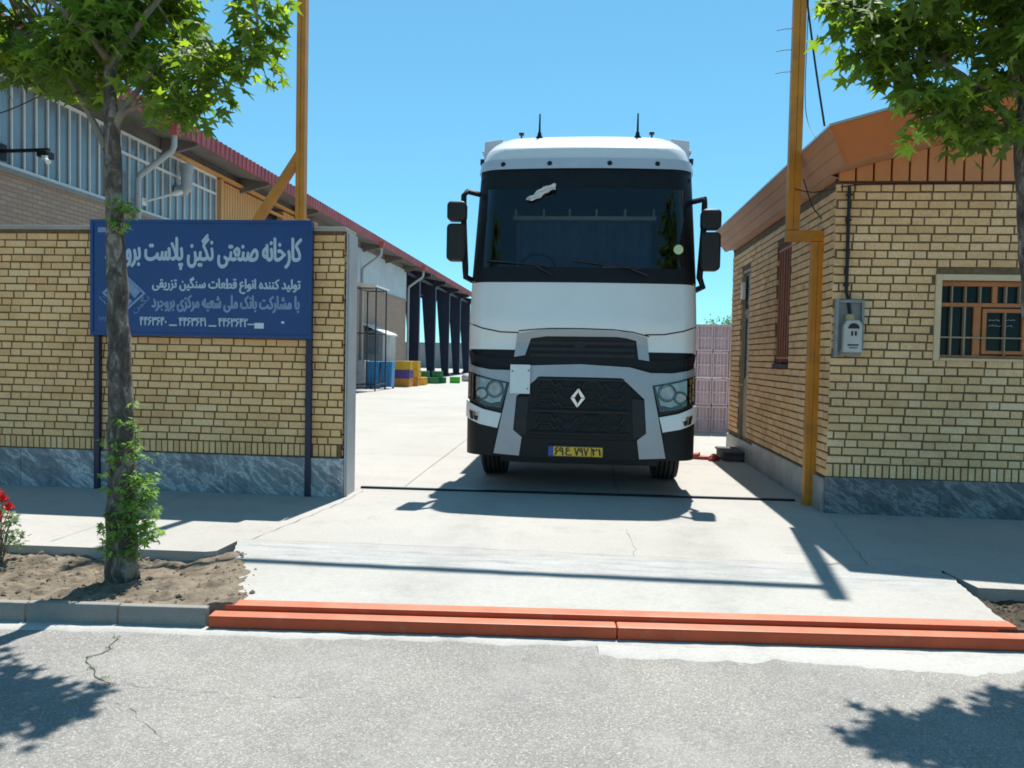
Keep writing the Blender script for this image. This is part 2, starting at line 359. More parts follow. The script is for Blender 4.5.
def thing(name, label, cat, loc, group=None):
    o = bpy.data.objects.new(name, None); COL.objects.link(o); o.location = loc; o.empty_display_size = .2; o['_o'] = tuple(loc)
    return tag(o, label, cat, group)
def struct(o): o['kind'] = 'structure'; return o
def copy_tree(o, loc, label=None):
    r = o.copy(); COL.objects.link(r); r.location = loc
    if label: r['label'] = label
    for ch in list(o.children):
        c = ch.copy(); COL.objects.link(c); c.parent = r
        for g in list(ch.children):
            d = g.copy(); COL.objects.link(d); d.parent = c
    return r
def rnd(a, b): return random.uniform(a, b)
def fbm(x, y, z=0, o=4): return noise.fractal(Vector((x, y, z)), 1.0, 2.0, o)

# writing: joined letter shapes, right to left
FORMS = {'ا': (0xFE8D, 0xFE8E), 'ب': (0xFE8F,), 'ت': (0xFE95,), 'ج': (0xFE9D,), 'خ': (0xFEA5,), 'د': (0xFEA9, 0xFEAA), 'ر': (0xFEAD, 0xFEAE), 'ز': (0xFEAF, 0xFEB0),
         'س': (0xFEB1,), 'ش': (0xFEB5,), 'ص': (0xFEB9,), 'ط': (0xFEC1,), 'ع': (0xFEC9,), 'ق': (0xFED5,), 'ک': (0xFB8E,), 'گ': (0xFB92,), 'ل': (0xFEDD,), 'م': (0xFEE1,),
         'ن': (0xFEE5,), 'ه': (0xFEE9,), 'و': (0xFEED, 0xFEEE), 'ی': (0xFBFC,), 'پ': (0xFB56,), 'لا': (0xFEFB, 0xFEFC)}
def shape_rtl(t):
    toks = []; i = 0
    while i < len(t):
        if t[i:i+2] == 'لا': toks.append('لا'); i += 2
        else: toks.append(t[i]); i += 1
    out = []
    for k, c in enumerate(toks):
        if c not in FORMS: out.append(c); continue
        two = len(FORMS[c]) == 2
        pv = toks[k-1] if k else ' '; nx = toks[k+1] if k+1 < len(toks) else ' '
        jp = pv in FORMS and len(FORMS[pv]) == 1
        jn = (not two) and nx in FORMS
        if two: out.append(chr(FORMS[c][1 if jp else 0]))
        else: out.append(chr(FORMS[c][0]+(3 if jp and jn else 1 if jp else 2 if jn else 0)))
    return ''.join(reversed(out))
def clip_ears(grp, flat):
    """triangles of an outline with holes: slit each hole to the outline, then clip ears"""
    loop = list(range(len(grp[0]))); o = len(grp[0])
    for h in grp[1:]:
        hi = list(range(o, o+len(h))); o += len(h)
        _, a, b = min(((flat[p]-flat[q_]).length, k, m_) for k, p in enumerate(loop) for m_, q_ in enumerate(hi))
        loop = loop[:a+1]+hi[b:]+hi[:b+1]+loop[a:]
    cr = lambda a, b, c: (flat[b].x-flat[a].x)*(flat[c].y-flat[a].y)-(flat[b].y-flat[a].y)*(flat[c].x-flat[a].x)
    sg_ = 1 if sum(flat[p].x*flat[q_].y-flat[q_].x*flat[p].y for p, q_ in zip(loop, loop[1:]+loop[:1])) > 0 else -1
    out = []
    while len(loop) > 3:
        n = len(loop)
        for k in range(n):
            a, b, c = loop[k-1], loop[k], loop[(k+1) % n]
            if cr(a, b, c)*sg_ <= 1e-12: continue
            if any(cr(a, b, p)*sg_ > 1e-9 and cr(b, c, p)*sg_ > 1e-9 and cr(c, a, p)*sg_ > 1e-9 for p in loop): continue
            out.append((a, b, c)); loop.pop(k); break
        else: loop.pop(0)
    out.append(tuple(loop)); return [t for t in out if len(set(t)) == 3]
def text_part(name, s, box, y, mat, parent, bold=0., depth=.004, rot=0, raw=False, fat=0):
    """lettering filling box (x0,x1,z0,z1) on the plane y, facing -y"""
    c = bpy.data.curves.new(name, 'FONT'); c.body = s if raw else shape_rtl(s); c.resolution_u = 4; c.fill_mode = 'NONE'
    t = bpy.data.objects.new(name, c); COL.objects.link(t); bpy.context.view_layer.update()
    me = bpy.data.meshes.new_from_object(t.evaluated_get(bpy.context.evaluated_depsgraph_get()))
    bpy.data.objects.remove(t); bpy.data.curves.remove(c)
    co = [Vector((v.co.x, v.co.y, 0)) for v in me.vertices]; nb = {}
    for e in me.edges:
        a, b = e.vertices; nb.setdefault(a, []).append(b); nb.setdefault(b, []).append(a)
    bpy.data.meshes.remove(me); seen = set(); loops = []
    for v in sorted(nb):
        if v in seen: continue
        lp = [v]; seen.add(v); nx = min(nb[v])              # walk in the order the outline was drawn
        while nx is not None and nx not in seen:
            lp.append(nx); seen.add(nx); nx = next((k for k in nb[nx] if k not in seen), None)
        if len(lp) > 2: loops.append([co[k] for k in lp])
    ar = lambda L: .5*sum(p.x*q_.y-q_.x*p.y for p, q_ in zip(L, L[1:]+L[:1]))
    def inside(p, L):
        r = False
        for a, b in zip(L, L[1:]+L[:1]):
            if (a.y > p.y) != (b.y > p.y) and p.x < (b.x-a.x)*(p.y-a.y)/(b.y-a.y)+a.x: r = not r
        return r
    big = max(loops, key=lambda L: abs(ar(L))); sg_ = 1 if ar(big) > 0 else -1
    outer = [L for L in loops if ar(L)*sg_ > 0]; holes = [L for L in loops if ar(L)*sg_ < 0]
    xs = [p.x for p in co]; ys = [p.y for p in co]; x0, x1, z0, z1 = box; cx, cz = (x0+x1)/2, (z0+z1)/2
    fills = {}
    for L in outer:                                        # fill each outline with its own holes
        grp = [L]+[h for h in holes if inside(h[0], L)]; flat = [p for q_ in grp for p in q_]; want = abs(ar(L))-sum(abs(ar(h)) for h in grp[1:])
        tri = [t_ for t_ in tessellate_polygon(grp) if len(set(t_)) == 3]
        er = abs(sum(abs((flat[t_[1]]-flat[t_[0]]).cross(flat[t_[2]]-flat[t_[0]]).z)/2 for t_ in tri)-want)
        fills[id(L)] = tri if er < .02*want else clip_ears(grp, flat)
    mb = MB(); k = 0
    for (dx, dz) in ([(0, 0), (fat, 0), (-fat, 0), (0, fat*.7), (0, -fat*.7)] if fat else [(0, 0)]):
        for L in outer:
            pl_ = [L]+[h for h in holes if inside(h[0], L)]; flat = [p for q_ in pl_ for p in q_]; vs = []
            for p in flat:
                a = ((p.x-min(xs))/(max(xs)-min(xs))-.5)*(x1-x0); b = ((p.y-min(ys))/(max(ys)-min(ys))-.5)*(z1-z0)
                a, b = a*cos(rot)-b*sin(rot), a*sin(rot)+b*cos(rot); vs.append((cx+a+dx, y-.0015-.00004*(k % 40), cz+b+dz))
            mb.add(vs, fills[id(L)]); k += 1
    return mb.build(name, mat, parent)

# brick skin: Flemish bond laid brick by brick
def bricks(mb, P0, u, n, L, z0, z1, course=.083, st=.235, hd=.105, gap=.018, openings=(), depth=.03, skip=0):
    P0 = Vector(P0); u = Vector(u); n = Vector(n); z = z0; k = 0; h = course-gap
    while z+h <= z1+1e-4:
        segs = [(0, L)]
        for (a, b, c, d) in openings:
            if z+h > c and z < d:
                ns = []
                for (s, e) in segs:
                    if a > s: ns.append((s, min(e, a)))
                    if b < e: ns.append((max(s, b), e))
                segs = [q for q in ns if q[1]-q[0] > .03]
        for (s, e) in segs:
            x = s-((k % 2)*(st*.5+hd*.5+gap)+.31*((k*7) % 3)*.12); i = 0
            while x < e:
                w = st if i % 2 == 0 else hd
                a, b = max(x, s), min(x+w, e)
                if b-a > .025:
                    jz = rnd(-.0025, .0025); jd = rnd(-.003, .003); ja = rnd(-.002, .002)
                    A = P0+u*(a+ja); B = P0+u*(b+ja); o0 = n*(-depth); o1 = n*jd
                    zz = Vector((0, 0, z+jz)); zh = Vector((0, 0, z+h+jz+rnd(-.001, .001)))
                    mb.hexa([A+o1+zz, B+o1+zz, B+o0+zz, A+o0+zz], [A+o1+zh, B+o1+zh, B+o0+zh, A+o0+zh], 0, min(1, max(0, random.gauss(.5, .22))))
                x += w+gap; i += 1
        z += course; k += 1
def soldiers(mb, P0, u, n, L, z0, h=.12, w=.055, gap=.016, depth=.03):
    P0 = Vector(P0); u = Vector(u); n = Vector(n); x = 0
    while x+w <= L:
        A = P0+u*x; B = P0+u*(x+w); o0 = n*-depth; o1 = n*rnd(-.003, .003); zz = Vector((0, 0, z0)); zh = Vector((0, 0, z0+h))
        mb.hexa([A+o1+zz, B+o1+zz, B+o0+zz, A+o0+zz], [A+o1+zh, B+o1+zh, B+o0+zh, A+o0+zh], 0, min(1, max(0, random.gauss(.5, .22))))
        x += w+gap

# ================================================================== SETTING
KA = radians(3.8)                                    # the kerb line runs a little askew of the wall
ku = Vector((cos(KA), sin(KA), 0)); kn = Vector((-sin(KA), cos(KA), 0)); K0 = Vector((-2.17, 4.34, 0))   # foot of the steel edging, left end
def K(s, d, z=0): p = K0+ku*s+kn*d; return (p.x, p.y, z)

m = MB(); m.add([(-900, -900, -.24), (900, -900, -.24), (900, 1500, -.24), (-900, 1500, -.24)], [(0, 1, 2, 3)])
struct(m.build('ground', EARTH, fixn=False))
# road with its cracks
m = MB(); n1 = 60
m.add([K(-60, 0, -.135), K(-60, -9, -.135), K(60, -9, -.135), K(60, 0, -.135)], [(0, 1, 2, 3)])
def ribbon(mb, pts, w, z, mat=0, jit=.5):
    pts = [Vector((p[0], p[1], z)) for p in pts]; out = []
    for i in range(len(pts)-1):
        for k in range(8):
            t = k/8; p = pts[i].lerp(pts[i+1], t); out.append(p+Vector((fbm(p.x*7, p.y*7)*.03, fbm(p.y*7+9, p.x*7)*.03, 0)))
    out.append(pts[-1]); vs = []; fs = []
    for i, p in enumerate(out):
        d = (out[min(i+1, len(out)-1)]-out[max(0, i-1)]).normalized(); s = Vector((-d.y, d.x, 0))*w*(.5+jit*fbm(p.x*20, p.y*20, 3))
        vs += [p-s, p+s]
    for i in range(len(out)-1): fs.append((2*i, 2*i+1, 2*i+3, 2*i+2))
    mb.add(vs, fs, mat)
CR = [(-2.62, 4.15), (-2.55, 3.98), (-2.6, 3.86), (-2.5, 3.74), (-2.36, 3.62), (-2.28, 3.56), (-2.0, 3.56), (-1.5, 3.53), (-1.3, 3.55)]
ribbon(m, CR[:6], .007, -.1315, 1); ribbon(m, CR[5:], .0018, -.1315, 1, .9)
ribbon(m, [(-2.36, 3.62), (-2.2, 3.42), (-2.0, 3.3), (-1.75, 3.1)], .0016, -.1315, 1, .9)
struct(m.build('road', [ASPHALT, CRACK], fixn=False))
# ragged cement strip in front of the steel edging and the kerb
def strip(name, s0, s1, near, far, z, mat, amp=.03, seed=0, n=220, hump=.012, extra=None):
    mb = MB(); vs = []; fs = []
    for i in range(n+1):
        s = s0+(s1-s0)*i/n; e = near+amp*fbm(s*3.1, seed, 0, 6)+(extra(s) if extra else 0); f = far+amp*.35*fbm(s*4, seed+5, 0, 5)
        vs += [K(s, e, -.1375), K(s, e*.8+f*.2, z+hump*.5), K(s, (e+f)/2, z+hump+hump*.6*fbm(s*6, seed+2, 0, 5)), K(s, f, z+hump*.9)]
    for i in range(n):
        for k in range(3): fs.append((4*i+k, 4*(i+1)+k, 4*(i+1)+k+1, 4*i+k+1))
    mb.add(vs, fs); return struct(mb.build(name, mat, smooth=60))
strip('gutter_strip', -.12, 2.55, -.085, .03, -.131, CONC_G, .06, 3, 400, .008)
strip('gutter_strip', 2.5, 9, -.10, .03, -.1305, CONC_G, .06, 8, 400, .006)
strip('gutter_strip', -14, -.05, -.075, .03, -.131, CONC_G, .022, 5, 500, .008)
strip('cement_spill', 2.3, 7.5, -.13, -.06, -.1300, CONC_G, .10, 21, 500, .003, lambda s: -.13*math.exp(-((s-2.7)/.5)**2)-.2*math.exp(-((s-4.2)/.9)**2))
# kerb of stones, left and right of the drive
def kerb(name, s0, s1):
    mb = MB(); s = s0; step = .56
    while s < s1-.02:
        e = min(s+step, s1); dz = rnd(-.004, .004); dd = rnd(-.004, .004)
        b = [K(s+.004, .02+dd, -.2), K(e-.004, .02+dd, -.2), K(e-.004, .085, -.2), K(s+.004, .085, -.2)]
        t = [K(s+.004, .032+dd, -.012+dz), K(e-.004, .032+dd, -.012+dz), K(e-.004, .085, -.010+dz), K(s+.004, .085, -.010+dz)]
        mb.hexa(b, t); s = e
    return struct(mb.build(name, CONC_K, bevel=.008))
kerb('kerb', -19.6, -.02); kerb('kerb', 4.95, 16)

# drive apron, pavement, yard
def aprx_l(y): return -2.12-.62*(y-4.45)/(5.95-4.45)+.03*fbm(y*4, 1)
def aprx_r(y): return 2.60+.08*(y-4.45)+.05*fbm(y*4, 7)
def yfront(x): return K0.y+.20+(x-K0.x)*math.tan(KA)
mb = MB(); vs = []; fs = []; NY, NX = 24, 50
for j in range(NY+1):
    for i in range(NX+1):
        t = j/NY; y_ = 4.45+1.5*t; xl, xr = aprx_l(y_), aprx_r(y_); x = xl+(xr-xl)*i/NX
        yf = yfront(x); y = yf+(5.95+.03*fbm(x*2, 4, 0, 5)-yf)*t
        vs.append((x, y, -.018+.018*t+.004*fbm(x*3, y*3)*(1-t)*t*4))
for j in range(NY):
    for i in range(NX): fs.append((j*(NX+1)+i, j*(NX+1)+i+1, (j+1)*(NX+1)+i+1, (j+1)*(NX+1)+i))
mb.add(vs, fs)
# skirt at its sides down into the soil
for i in (0, NX):
    for j in range(NY):
        a, b = vs[j*(NX+1)+i], vs[(j+1)*(NX+1)+i]; mb.add([a, b, (b[0], b[1], -.2), (a[0], a[1], -.2)], [(0, 1, 2, 3)])
struct(mb.build('drive_apron', CONC_A, smooth=60))
def sheet(mb, x0, x1, y0, y1, z, mat=0): mb.add([(x0, y0, z), (x1, y0, z), (x1, y1, z), (x0, y1, z)], [(0, 1, 2, 3)], mat)
m = MB()
BK = 5.56                                            # back edge of the planting bed
def backy(x): return BK+(x+2.8)*.03
pts = [(-40, backy(-40)+1.1), (-2.74, backy(-2.74)), (-2.72, 5.93)]
pl = [(-40, 4.45), (-2.80, 5.56), (-2.735, 5.6), (-2.72, 5.93), (2.72, 5.93), (2.76, 5.52), (40, 5.75), (40, 8.5), (-40, 8.5)]
m.add([(x, y, 0) for x, y in pl], [tuple(range(len(pl)))])
for a, b in ((0, 1), (1, 2), (2, 3), (4, 5), (5, 6)):
    p, q = pl[a], pl[b]; m.add([(p[0], p[1], 0), (q[0], q[1], 0), (q[0], q[1], -.22), (p[0], p[1], -.22)], [(0, 1, 2, 3)])
ribbon(m, [(-2.37, 8.3), (-2.40, 7.6), (-2.5, 6.9), (-2.62, 5.97)], .005, .004, 1)
ribbon(m, [(-2.7, 5.97), (-1.2, 6.0), (.5, 5.97), (2.7, 5.96)], .003, .004, 1)
ribbon(m, [(2.5, 7.9), (2.35, 7.0), (2.2, 6.0)], .004, .004, 1)
ribbon(m, [(.45, 5.97), (.46, 6.4), (.44, 6.9)], .0022, .004, 1)
for x in (-4.1, -5.6, 4.2, 5.7): ribbon(m, [(x, 5.66), (x, 7.8)], .004, .004, 1)
struct(m.build('pavement', [CONC_P, JOINT], fixn=False))
m = MB(); sheet(m, -60, 60, 8.5, 160, 0)
for y in (11.4, 14.6, 18, 22, 26.5, 31, 36): ribbon(m, [(-8, y), (-3, y+.05), (2.5, y)], .006, .004, 1)
ribbon(m, [(-2.0, 8.6), (-2.05, 20), (-2.1, 40)], .006, .004, 1); ribbon(m, [(.45, 8.6), (.5, 14)], .006, .004, 1)
struct(m.build('yard', [CONC_Y, JOINT], fixn=False))
# soil beds
def soil_edge(x, y, z):
    if x > 0: return min(z, .03)
    e = x-(-2.12-.62*(y-4.45)/1.5)-.07*fbm(x*3, y*3, 9); z = min(z, .03)
    if e > -.4: u = min(1, (e+.4)/.4); z = z*(1-u)+(.006+.02*fbm(x*8, y*8, 3))*u
    return z-.35*max(0, e-.02)
def bed(name, x0, x1, yn, yf, seed, mat, nx=220, ny=34):
    mb = MB(); vs = []; fs = []
    for j in range(ny+1):
        for i in range(nx+1):
            x = x0+(x1-x0)*i/nx; t = j/ny; y = yn(x)+(yf(x)-yn(x))*t
            z = -.075+.05*math.exp(-((t-.3)/.25)**2)+.035*fbm(x*1.6, y*1.6, seed)+.026*fbm(x*9, y*9, seed)+.020*fbm(x*24, y*24, seed)
            z = soil_edge(x, y, z); z = max(z, -.03) if t < .10 else z
            vs.append((x, y, z if j else -.2))
    for j in range(ny):
        for i in range(nx): fs.append((j*(nx+1)+i, j*(nx+1)+i+1, (j+1)*(nx+1)+i+1, (j+1)*(nx+1)+i))
    mb.add(vs, fs)
    for _ in range(1600):                             # clods and pebbles lying in the soil
        x = rnd(max(x0, -6.5), min(x1, 6.5)); t = rnd(.05, .97); y = yn(x)+(yf(x)-yn(x))*t; r = random.choice([.006, .008, .01, .012, .02])*rnd(.6, 1.2)
        i = int((x-x0)/(x1-x0)*nx); j = int(t*ny); z = vs[j*(nx+1)+i][2]
        c = Vector((x, y, z+r*.2)); q = [c+Vector((cos(a)*r*rnd(.7, 1.2), sin(a)*r*rnd(.7, 1.2), 0)) for a in (0, 1.26, 2.5, 3.77, 5)]
        q += [c+Vector((rnd(-.3, .3)*r, rnd(-.3, .3)*r, r*rnd(.5, .9)))]
        mb.add(q, [(k, (k+1) % 5, 5) for k in range(5)])
    return struct(mb.build(name, mat, fixn=False))
def kerby(x): return K0.y+.075+(x-K0.x)*math.tan(KA)
bed('soil_bed', -9, -1.95, kerby, lambda x: 5.56+(x+2.8)*.03 if x < -2.8 else 5.6, 1.5, SOIL)
bed('soil_bed', 2.5, 9, kerby, lambda x: 5.56+(x-2.7)*.006, 4.5, SOILWETSHADE)

# far wall of the yard and trees over it
t = thing('block_wall', 'long grey block wall closing the far end of the yard', 'wall', (-10, 85, 0))
m = MB(); m.box(-60, 40, 85, 85.3, 0, 2.75); m.build('wall', GREYWALL, t)
m = MB(); m.box(-60, 40, 84.95, 85.35, 2.75, 2.85); m.build('coping', CONC_K, t)

# ================================================================== BRICK STREET WALL (left)
WX1, WX0, WY = -2.50, -13.0, 7.93
t = thing('brick_wall', 'yellow brick street wall with grey marble foot, left of the drive', 'wall', (-5, WY, 0))
m = MB(); bricks(m, (WX0, WY, 0), (1, 0, 0), (0, -1, 0), WX1-WX0, .56, 2.80, .079, .225, .10, .016)
soldiers(m, (WX0, WY, 0), (1, 0, 0), (0, -1, 0), WX1-WX0, .425, .118, .052, .015)
bricks(m, (WX1, WY+.03, 0), (0, 1, 0), (1, 0, 0), .34, .43, 2.80, .079, .225, .10, .016)
m.box(WX0, WX1-.012, WY+.008, WY+.36, 0, 2.80, 1)
m.build('wall', [BRICK_L, MORTAR], t)
def marble(mb, x0, x1, y, h, wdt, z0=0, tn=(.3, 1)):
    x = x0
    while x < x1-.02:
        e = min(x+wdt*rnd(.8, 1.2), x1)
        if x1-e < .3: e = x1
        mb.box(x+.0015, e-.0015, y-.028, y+.02, z0, z0+h+rnd(-.003, .003), 0, rnd(*tn)); x = e
m = MB(); marble(m, WX0, WX1-.10, WY, .41, 1.15); m.box(WX1-.0985, WX1+.02, WY-.028, WY+.36, 0, .408, 0, .9); m.build('marble_base', MARBLE, t, bevel=.002)
m = MB(); m.box(WX0, WX1+.015, WY-.02, WY+.37, 2.80, 2.845); m.build('coping', CONC_P, t, bevel=.006)
m = MB(); m.box(WX1+.023, WX1+.036, WY-.0, WY+.36, 0, 2.79); m.box(WX1+.0365, WX1+.05, WY+.02, WY+.06, 0, 2.79); m.build('steel_jamb', GREYCAB, t, bevel=.004)

# ================================================================== SIGN BOARD
SX0, SX1, SZ0, SZ1, SY = -5.245, -2.815, 1.665, 2.895, 7.83
t = thing('signboard', 'large blue factory signboard with white Persian lettering on two posts', 'sign', (-4.09, SY, 0))
m = MB(); m.box(SX0+.02, SX1-.02, SY, SY+.02, SZ0+.02, SZ1-.02); pn = m.build('panel', SIGNBLUE, t)
m = MB(); e = .035
for b in ((SX0, SX1, SZ1-e, SZ1), (SX0, SX1, SZ0, SZ0+e), (SX0, SX0+e, SZ0+e, SZ1-e), (SX1-e, SX1, SZ0+e, SZ1-e)): m.box(b[0], b[1], SY-.012, SY+.035, b[2], b[3])
m.build('frame', SIGNBLUE, t, bevel=.003)
for x in (SX0+.01, SX1-.07):
    m = MB(); m.box(x, x+.06, SY+.037, SY+.095, 0, SZ1-.01); m.build('post', NAVY, t, bevel=.004)
def sg(zx, zy):                                       # sign measured on a 1024-wide enlargement of it
    return (SX0+(zx-28)/(995-28)*(SX1-SX0), SZ1-(zy-46)/(570-46)*(SZ1-SZ0))
def sbox(x0, y0, x1, y1): a = sg(x0, y1); b = sg(x1, y0); return (a[0], b[0], a[1], b[1])
text_part('lettering', 'کارخانه صنعتی نگین پلاست بروجرد', sbox(97, 110, 950, 270), SY-.001, SIGNTXT, pn, 0, fat=.009)
text_part('lettering', 'تولید کننده انواع قطعات سنگین تزریقی', sbox(305, 302, 947, 374), SY-.001, SIGNTXT, pn, 0, fat=.0055)
text_part('lettering', 'با مشارکت بانک ملی شعبه مرکزی بروجرد', sbox(303, 382, 943, 458), SY-.001, SIGNTXT2, pn, 0, fat=.0075)
text_part('lettering', '۴۴۶۳۶۴۰ ـــ ۴۴۶۳۶۴۱ ـــ ۴۴۶۳۶۴۲', sbox(250, 484, 722, 522), SY-.001, SIGNTXT, pn, 0, raw=True, fat=.004)
for (b4, mt) in (((722, 507, 750, 513), SIGNTXT), ((752, 503, 792, 528), SIGNPALE), ((868, 494, 880, 504), SIGNPALE), ((62, 82, 98, 104), SIGNTXT2)):
    m = MB(); bx = sbox(*b4); m.box(bx[0], bx[1], SY-.005, SY-.001, bx[2], bx[3]); m.build('sticker', mt, pn)
m = MB()
def dia(cx, cy, hw, hh): return [sg(cx-hw, cy), sg(cx, cy-hh), sg(cx+hw, cy), sg(cx, cy+hh)]
a, b = dia(178, 378, 98, 92), dia(178, 378, 84, 78)
for k in range(4): m.prism([a[k], a[(k+1) % 4], b[(k+1) % 4], b[k]], SY-.005, SY-.001)
m.prism([sg(190, 310), sg(255, 368), sg(225, 402), sg(196, 360)], SY-.005, SY-.001); m.prism([sg(178, 330), sg(182, 440), sg(112, 378)], SY-.005, SY-.001); m.prism([sg(196, 400), sg(216, 412), sg(190, 445)], SY-.005, SY-.001)
m.build('emblem', SIGNTXT2, pn)
text_part('lettering', 'نگین', sbox(205, 408, 300, 446), SY-.001, SIGNTXT2, pn, .012, rot=radians(42))
text_part('lettering', 'پلاست', sbox(60, 408, 150, 446), SY-.001, SIGNTXT2, pn, .012, rot=radians(-42))
text_part('lettering', 'بروجرد', sbox(62, 482, 112, 506), SY-.001, SIGNTXT2, pn, .012)

# ================================================================== GATE FRAME
t = thing('steel_gateway', 'tall ochre steel gate frame spanning the drive with offset right post', 'gate', (-.4, 8.5, 0))
def chan(mb, x0, x1, y0, y1, z0, z1):                # two channels welded lip to lip
    c = (x0+x1)/2; mb.box(x0, c-.003, y0, y1, z0, z1); mb.box(c+.003, x1, y0, y1, z0, z1); mb.box(c-.003, c+.003, y0+.006, y1-.006, z0+.002, z1-.002)
m = MB(); chan(m, -3.235, -3.135, 8.44, 8.54, 0, 7.4); m.build('post', GOLD, t, bevel=.008)
m = MB(); chan(m, 2.40, 2.525, 8.42, 8.51, 0, 2.80); m.build('post', GOLD, t, bevel=.008)
m = MB(); chan(m, 2.135, 2.265, 8.43, 8.51, 2.925, 7.5); m.build('post', GOLD, t, bevel=.008)
m = MB(); m.box(2.13, 2.53, 8.42, 8.51, 2.805, 2.92); m.build('arm', GOLD, t, bevel=.008)
m = MB(); m.obox((-3.20, 8.5, 3.75), (-3.86, 8.5, 2.75), .09, .10, upv=(0, 1, 0)); m.build('brace', GOLD, t, bevel=.006)
m = MB(); m.box(-3.134, 2.134, 8.44, 8.50, 6.92, 7.05); m.build('beam', GOLD, t, bevel=.006)
for dz in (5.05, 4.83, 4.60): m = MB(); m.tube([(2.136, 8.5, dz), (2.06, 8.5, dz-.004), (1.98, 8.5, dz-.018)], .004, 5); m.build('wire_stub', CABLE, t)
t = thing('gate_rail', 'thin dark steel sliding gate rail let into the drive', 'rail', (0, 8.5, 0))
m = MB(); m.obox((-2.45, 8.49, .012), (2.37, 8.66, .012), .05, .018); m.build('rail', BLACK, t)
m = MB(); m.obox((-2.45, 8.57, .006), (2.37, 8.74, .006), .06, .006); m.build('channel', STEEL, t)

# ================================================================== STEEL EDGING ON THE GUTTER
t = thing('steel_edging', 'stepped orange steel beam along the foot of the concrete drive', 'ramp', K(2.4, .1, -.1))
m = MB(); a, b = K(0, .05, 0), K(5.05, .05, 0)
m.hexa([K(0, 0, -.122), K(2.42, 0, -.122), K(2.42, .1, -.122), K(0, .1, -.122)], [K(0, .0, -.047), K(2.42, 0, -.047), K(2.42, .1, -.045), K(0, .1, -.045)])
m.hexa([K(2.425, -.002, -.124), K(5.05, 0, -.122), K(5.05, .1, -.122), K(2.425, .1, -.122)], [K(2.425, -.002, -.048), K(5.05, 0, -.047), K(5.05, .1, -.045), K(2.425, .1, -.045)])
m.build('lower_beam', ORANGE, t, bevel=.009)
m = MB(); m.hexa([K(.06, .1, -.10), K(4.8, .1, -.10), K(4.8, .205, -.10), K(.06, .205, -.10)], [K(.06, .1, -.012), K(4.8, .1, -.012), K(4.8, .205, -.010), K(.06, .205, -.010)])
m.build('upper_beam', ORANGE, t, bevel=.006)

# ================================================================== GATEHOUSE (right)
GX, GY, GX2, GY2 = 2.515, 8.06, 8.3, 13.35
t = thing('gatehouse', 'pale brick gatehouse with copper coloured roof edge, right of the drive', 'house', (5.4, 10.5, 0))
wx0, wx1, wz0, wz1 = 3.565, 4.85, 1.60, 2.37         # street window
sy0, sy1, sz0, sz1 = 9.68, 10.38, 1.50, 3.03         # barred window on the drive side
dy0, dy1, dz0, dz1 = 11.95, 12.6, .30, 2.95         # door on the drive side
m = MB()
bricks(m, (GX, GY, 0), (1, 0, 0), (0, -1, 0), GX2-GX, .515, 3.33, openings=[(wx0-.064-GX, wx1+.064-GX, wz0-.0, wz1+.064)])
soldiers(m, (GX, GY, 0), (1, 0, 0), (0, -1, 0), GX2-GX, .375, .122, .052, .017)
bricks(m, (GX, GY+.03, 0), (0, 1, 0), (-1, 0, 0), GY2-GY-.03, .37, 3.33, openings=[(sy0-GY-.03, sy1-GY-.03, sz0, sz1), (dy0-GY-.03, dy1-GY-.03, dz0, dz1)])
# backing with the openings left clear
def backing(mb, a0, a1, z0, z1, hole, put):
    ys = sorted(hole)
    for (h0, h1, b0, b1) in ys:
        put(a0, h0, z0, z1); put(h0, h1, z0, b0); put(h0, h1, b1, z1); a0 = h1
    put(a0, a1, z0, z1)
backing(m, GX+.012, GX2, 0, 3.36, [(wx0, wx1, wz0, wz1)], lambda a, b, c, d: m.box(a, b, GY+.010, GY+.26, c, d, 1))
backing(m, GY+.262, GY2, 0, 3.36, [(sy0, sy1, sz0, sz1), (dy0, dy1, dz0, dz1)], lambda a, b, c, d: m.box(GX+.010, GX+.26, a, b, c, d, 1))
m.box(GX2-.2, GX2, GY+.262, GY2-.2, 0, 3.36, 1); m.box(GX+.262, GX2, GY2-.2, GY2, 0, 3.36, 1)
m.build('wall', [BRICK_R, MORTAR_R], t)
m = MB(); marble(m, GX-.012, GX2, GY, .365, 1.05, 0, (0, .22)); m.build('marble_base', MARBLE, t, bevel=.002)
m = MB(); y = GY+.024
while y < GY2-.02:
    e = min(y+1.1, GY2)
    m.box(GX-.026, GX+.012, y, e-.002, 0, .34 if e < dy0 else .30, 0, rnd(.4, 1)); y = e
m.build('marble_base', P('grey_marble', (.33, .335, .33), .5, var=.25, scale=5, dirt=.4, dirtcol=(.2, .19, .17)), t)
# street window
f = MB(); fy0, fy1 = GY+.06, GY+.115
def fr(x0, x1, z0, z1, d=0): f.box(x0, x1, fy0-d, fy1-d, z0, z1)
fr(wx0, wx0+.014, wz0, wz1); fr(wx1-.03, wx1, wz0, wz1); fr(wx0+.014, wx1-.03, wz1-.05, wz1); fr(wx0+.014, wx1-.03, wz0, wz0+.03)
fr(wx0+.014, wx1-.03, 2.115, 2.155, .003); fr(3.905, 3.975, wz0+.03, 2.115, .002); fr(4.075, 4.125, 2.155, wz1-.05, .002); fr(4.42, 4.49, wz0+.03, 2.115, .002)
win = f.build('window', WOOD, t, bevel=.004)
f = MB(); d = .006
fr(3.99, 4.03, 1.645, 2.10, d); fr(4.37, 4.41, 1.645, 2.10, d); fr(4.03, 4.37, 2.06, 2.10, d); fr(4.03, 4.37, 1.645, 1.68, d)
f.build('sash', WOOD, win, bevel=.004)
f = MB()
for x in (3.685, 3.815): fr(x-.007, x+.007, wz0+.03, 2.115, .02); fr(x-.006, x+.006, 2.155, wz1-.05, .02)
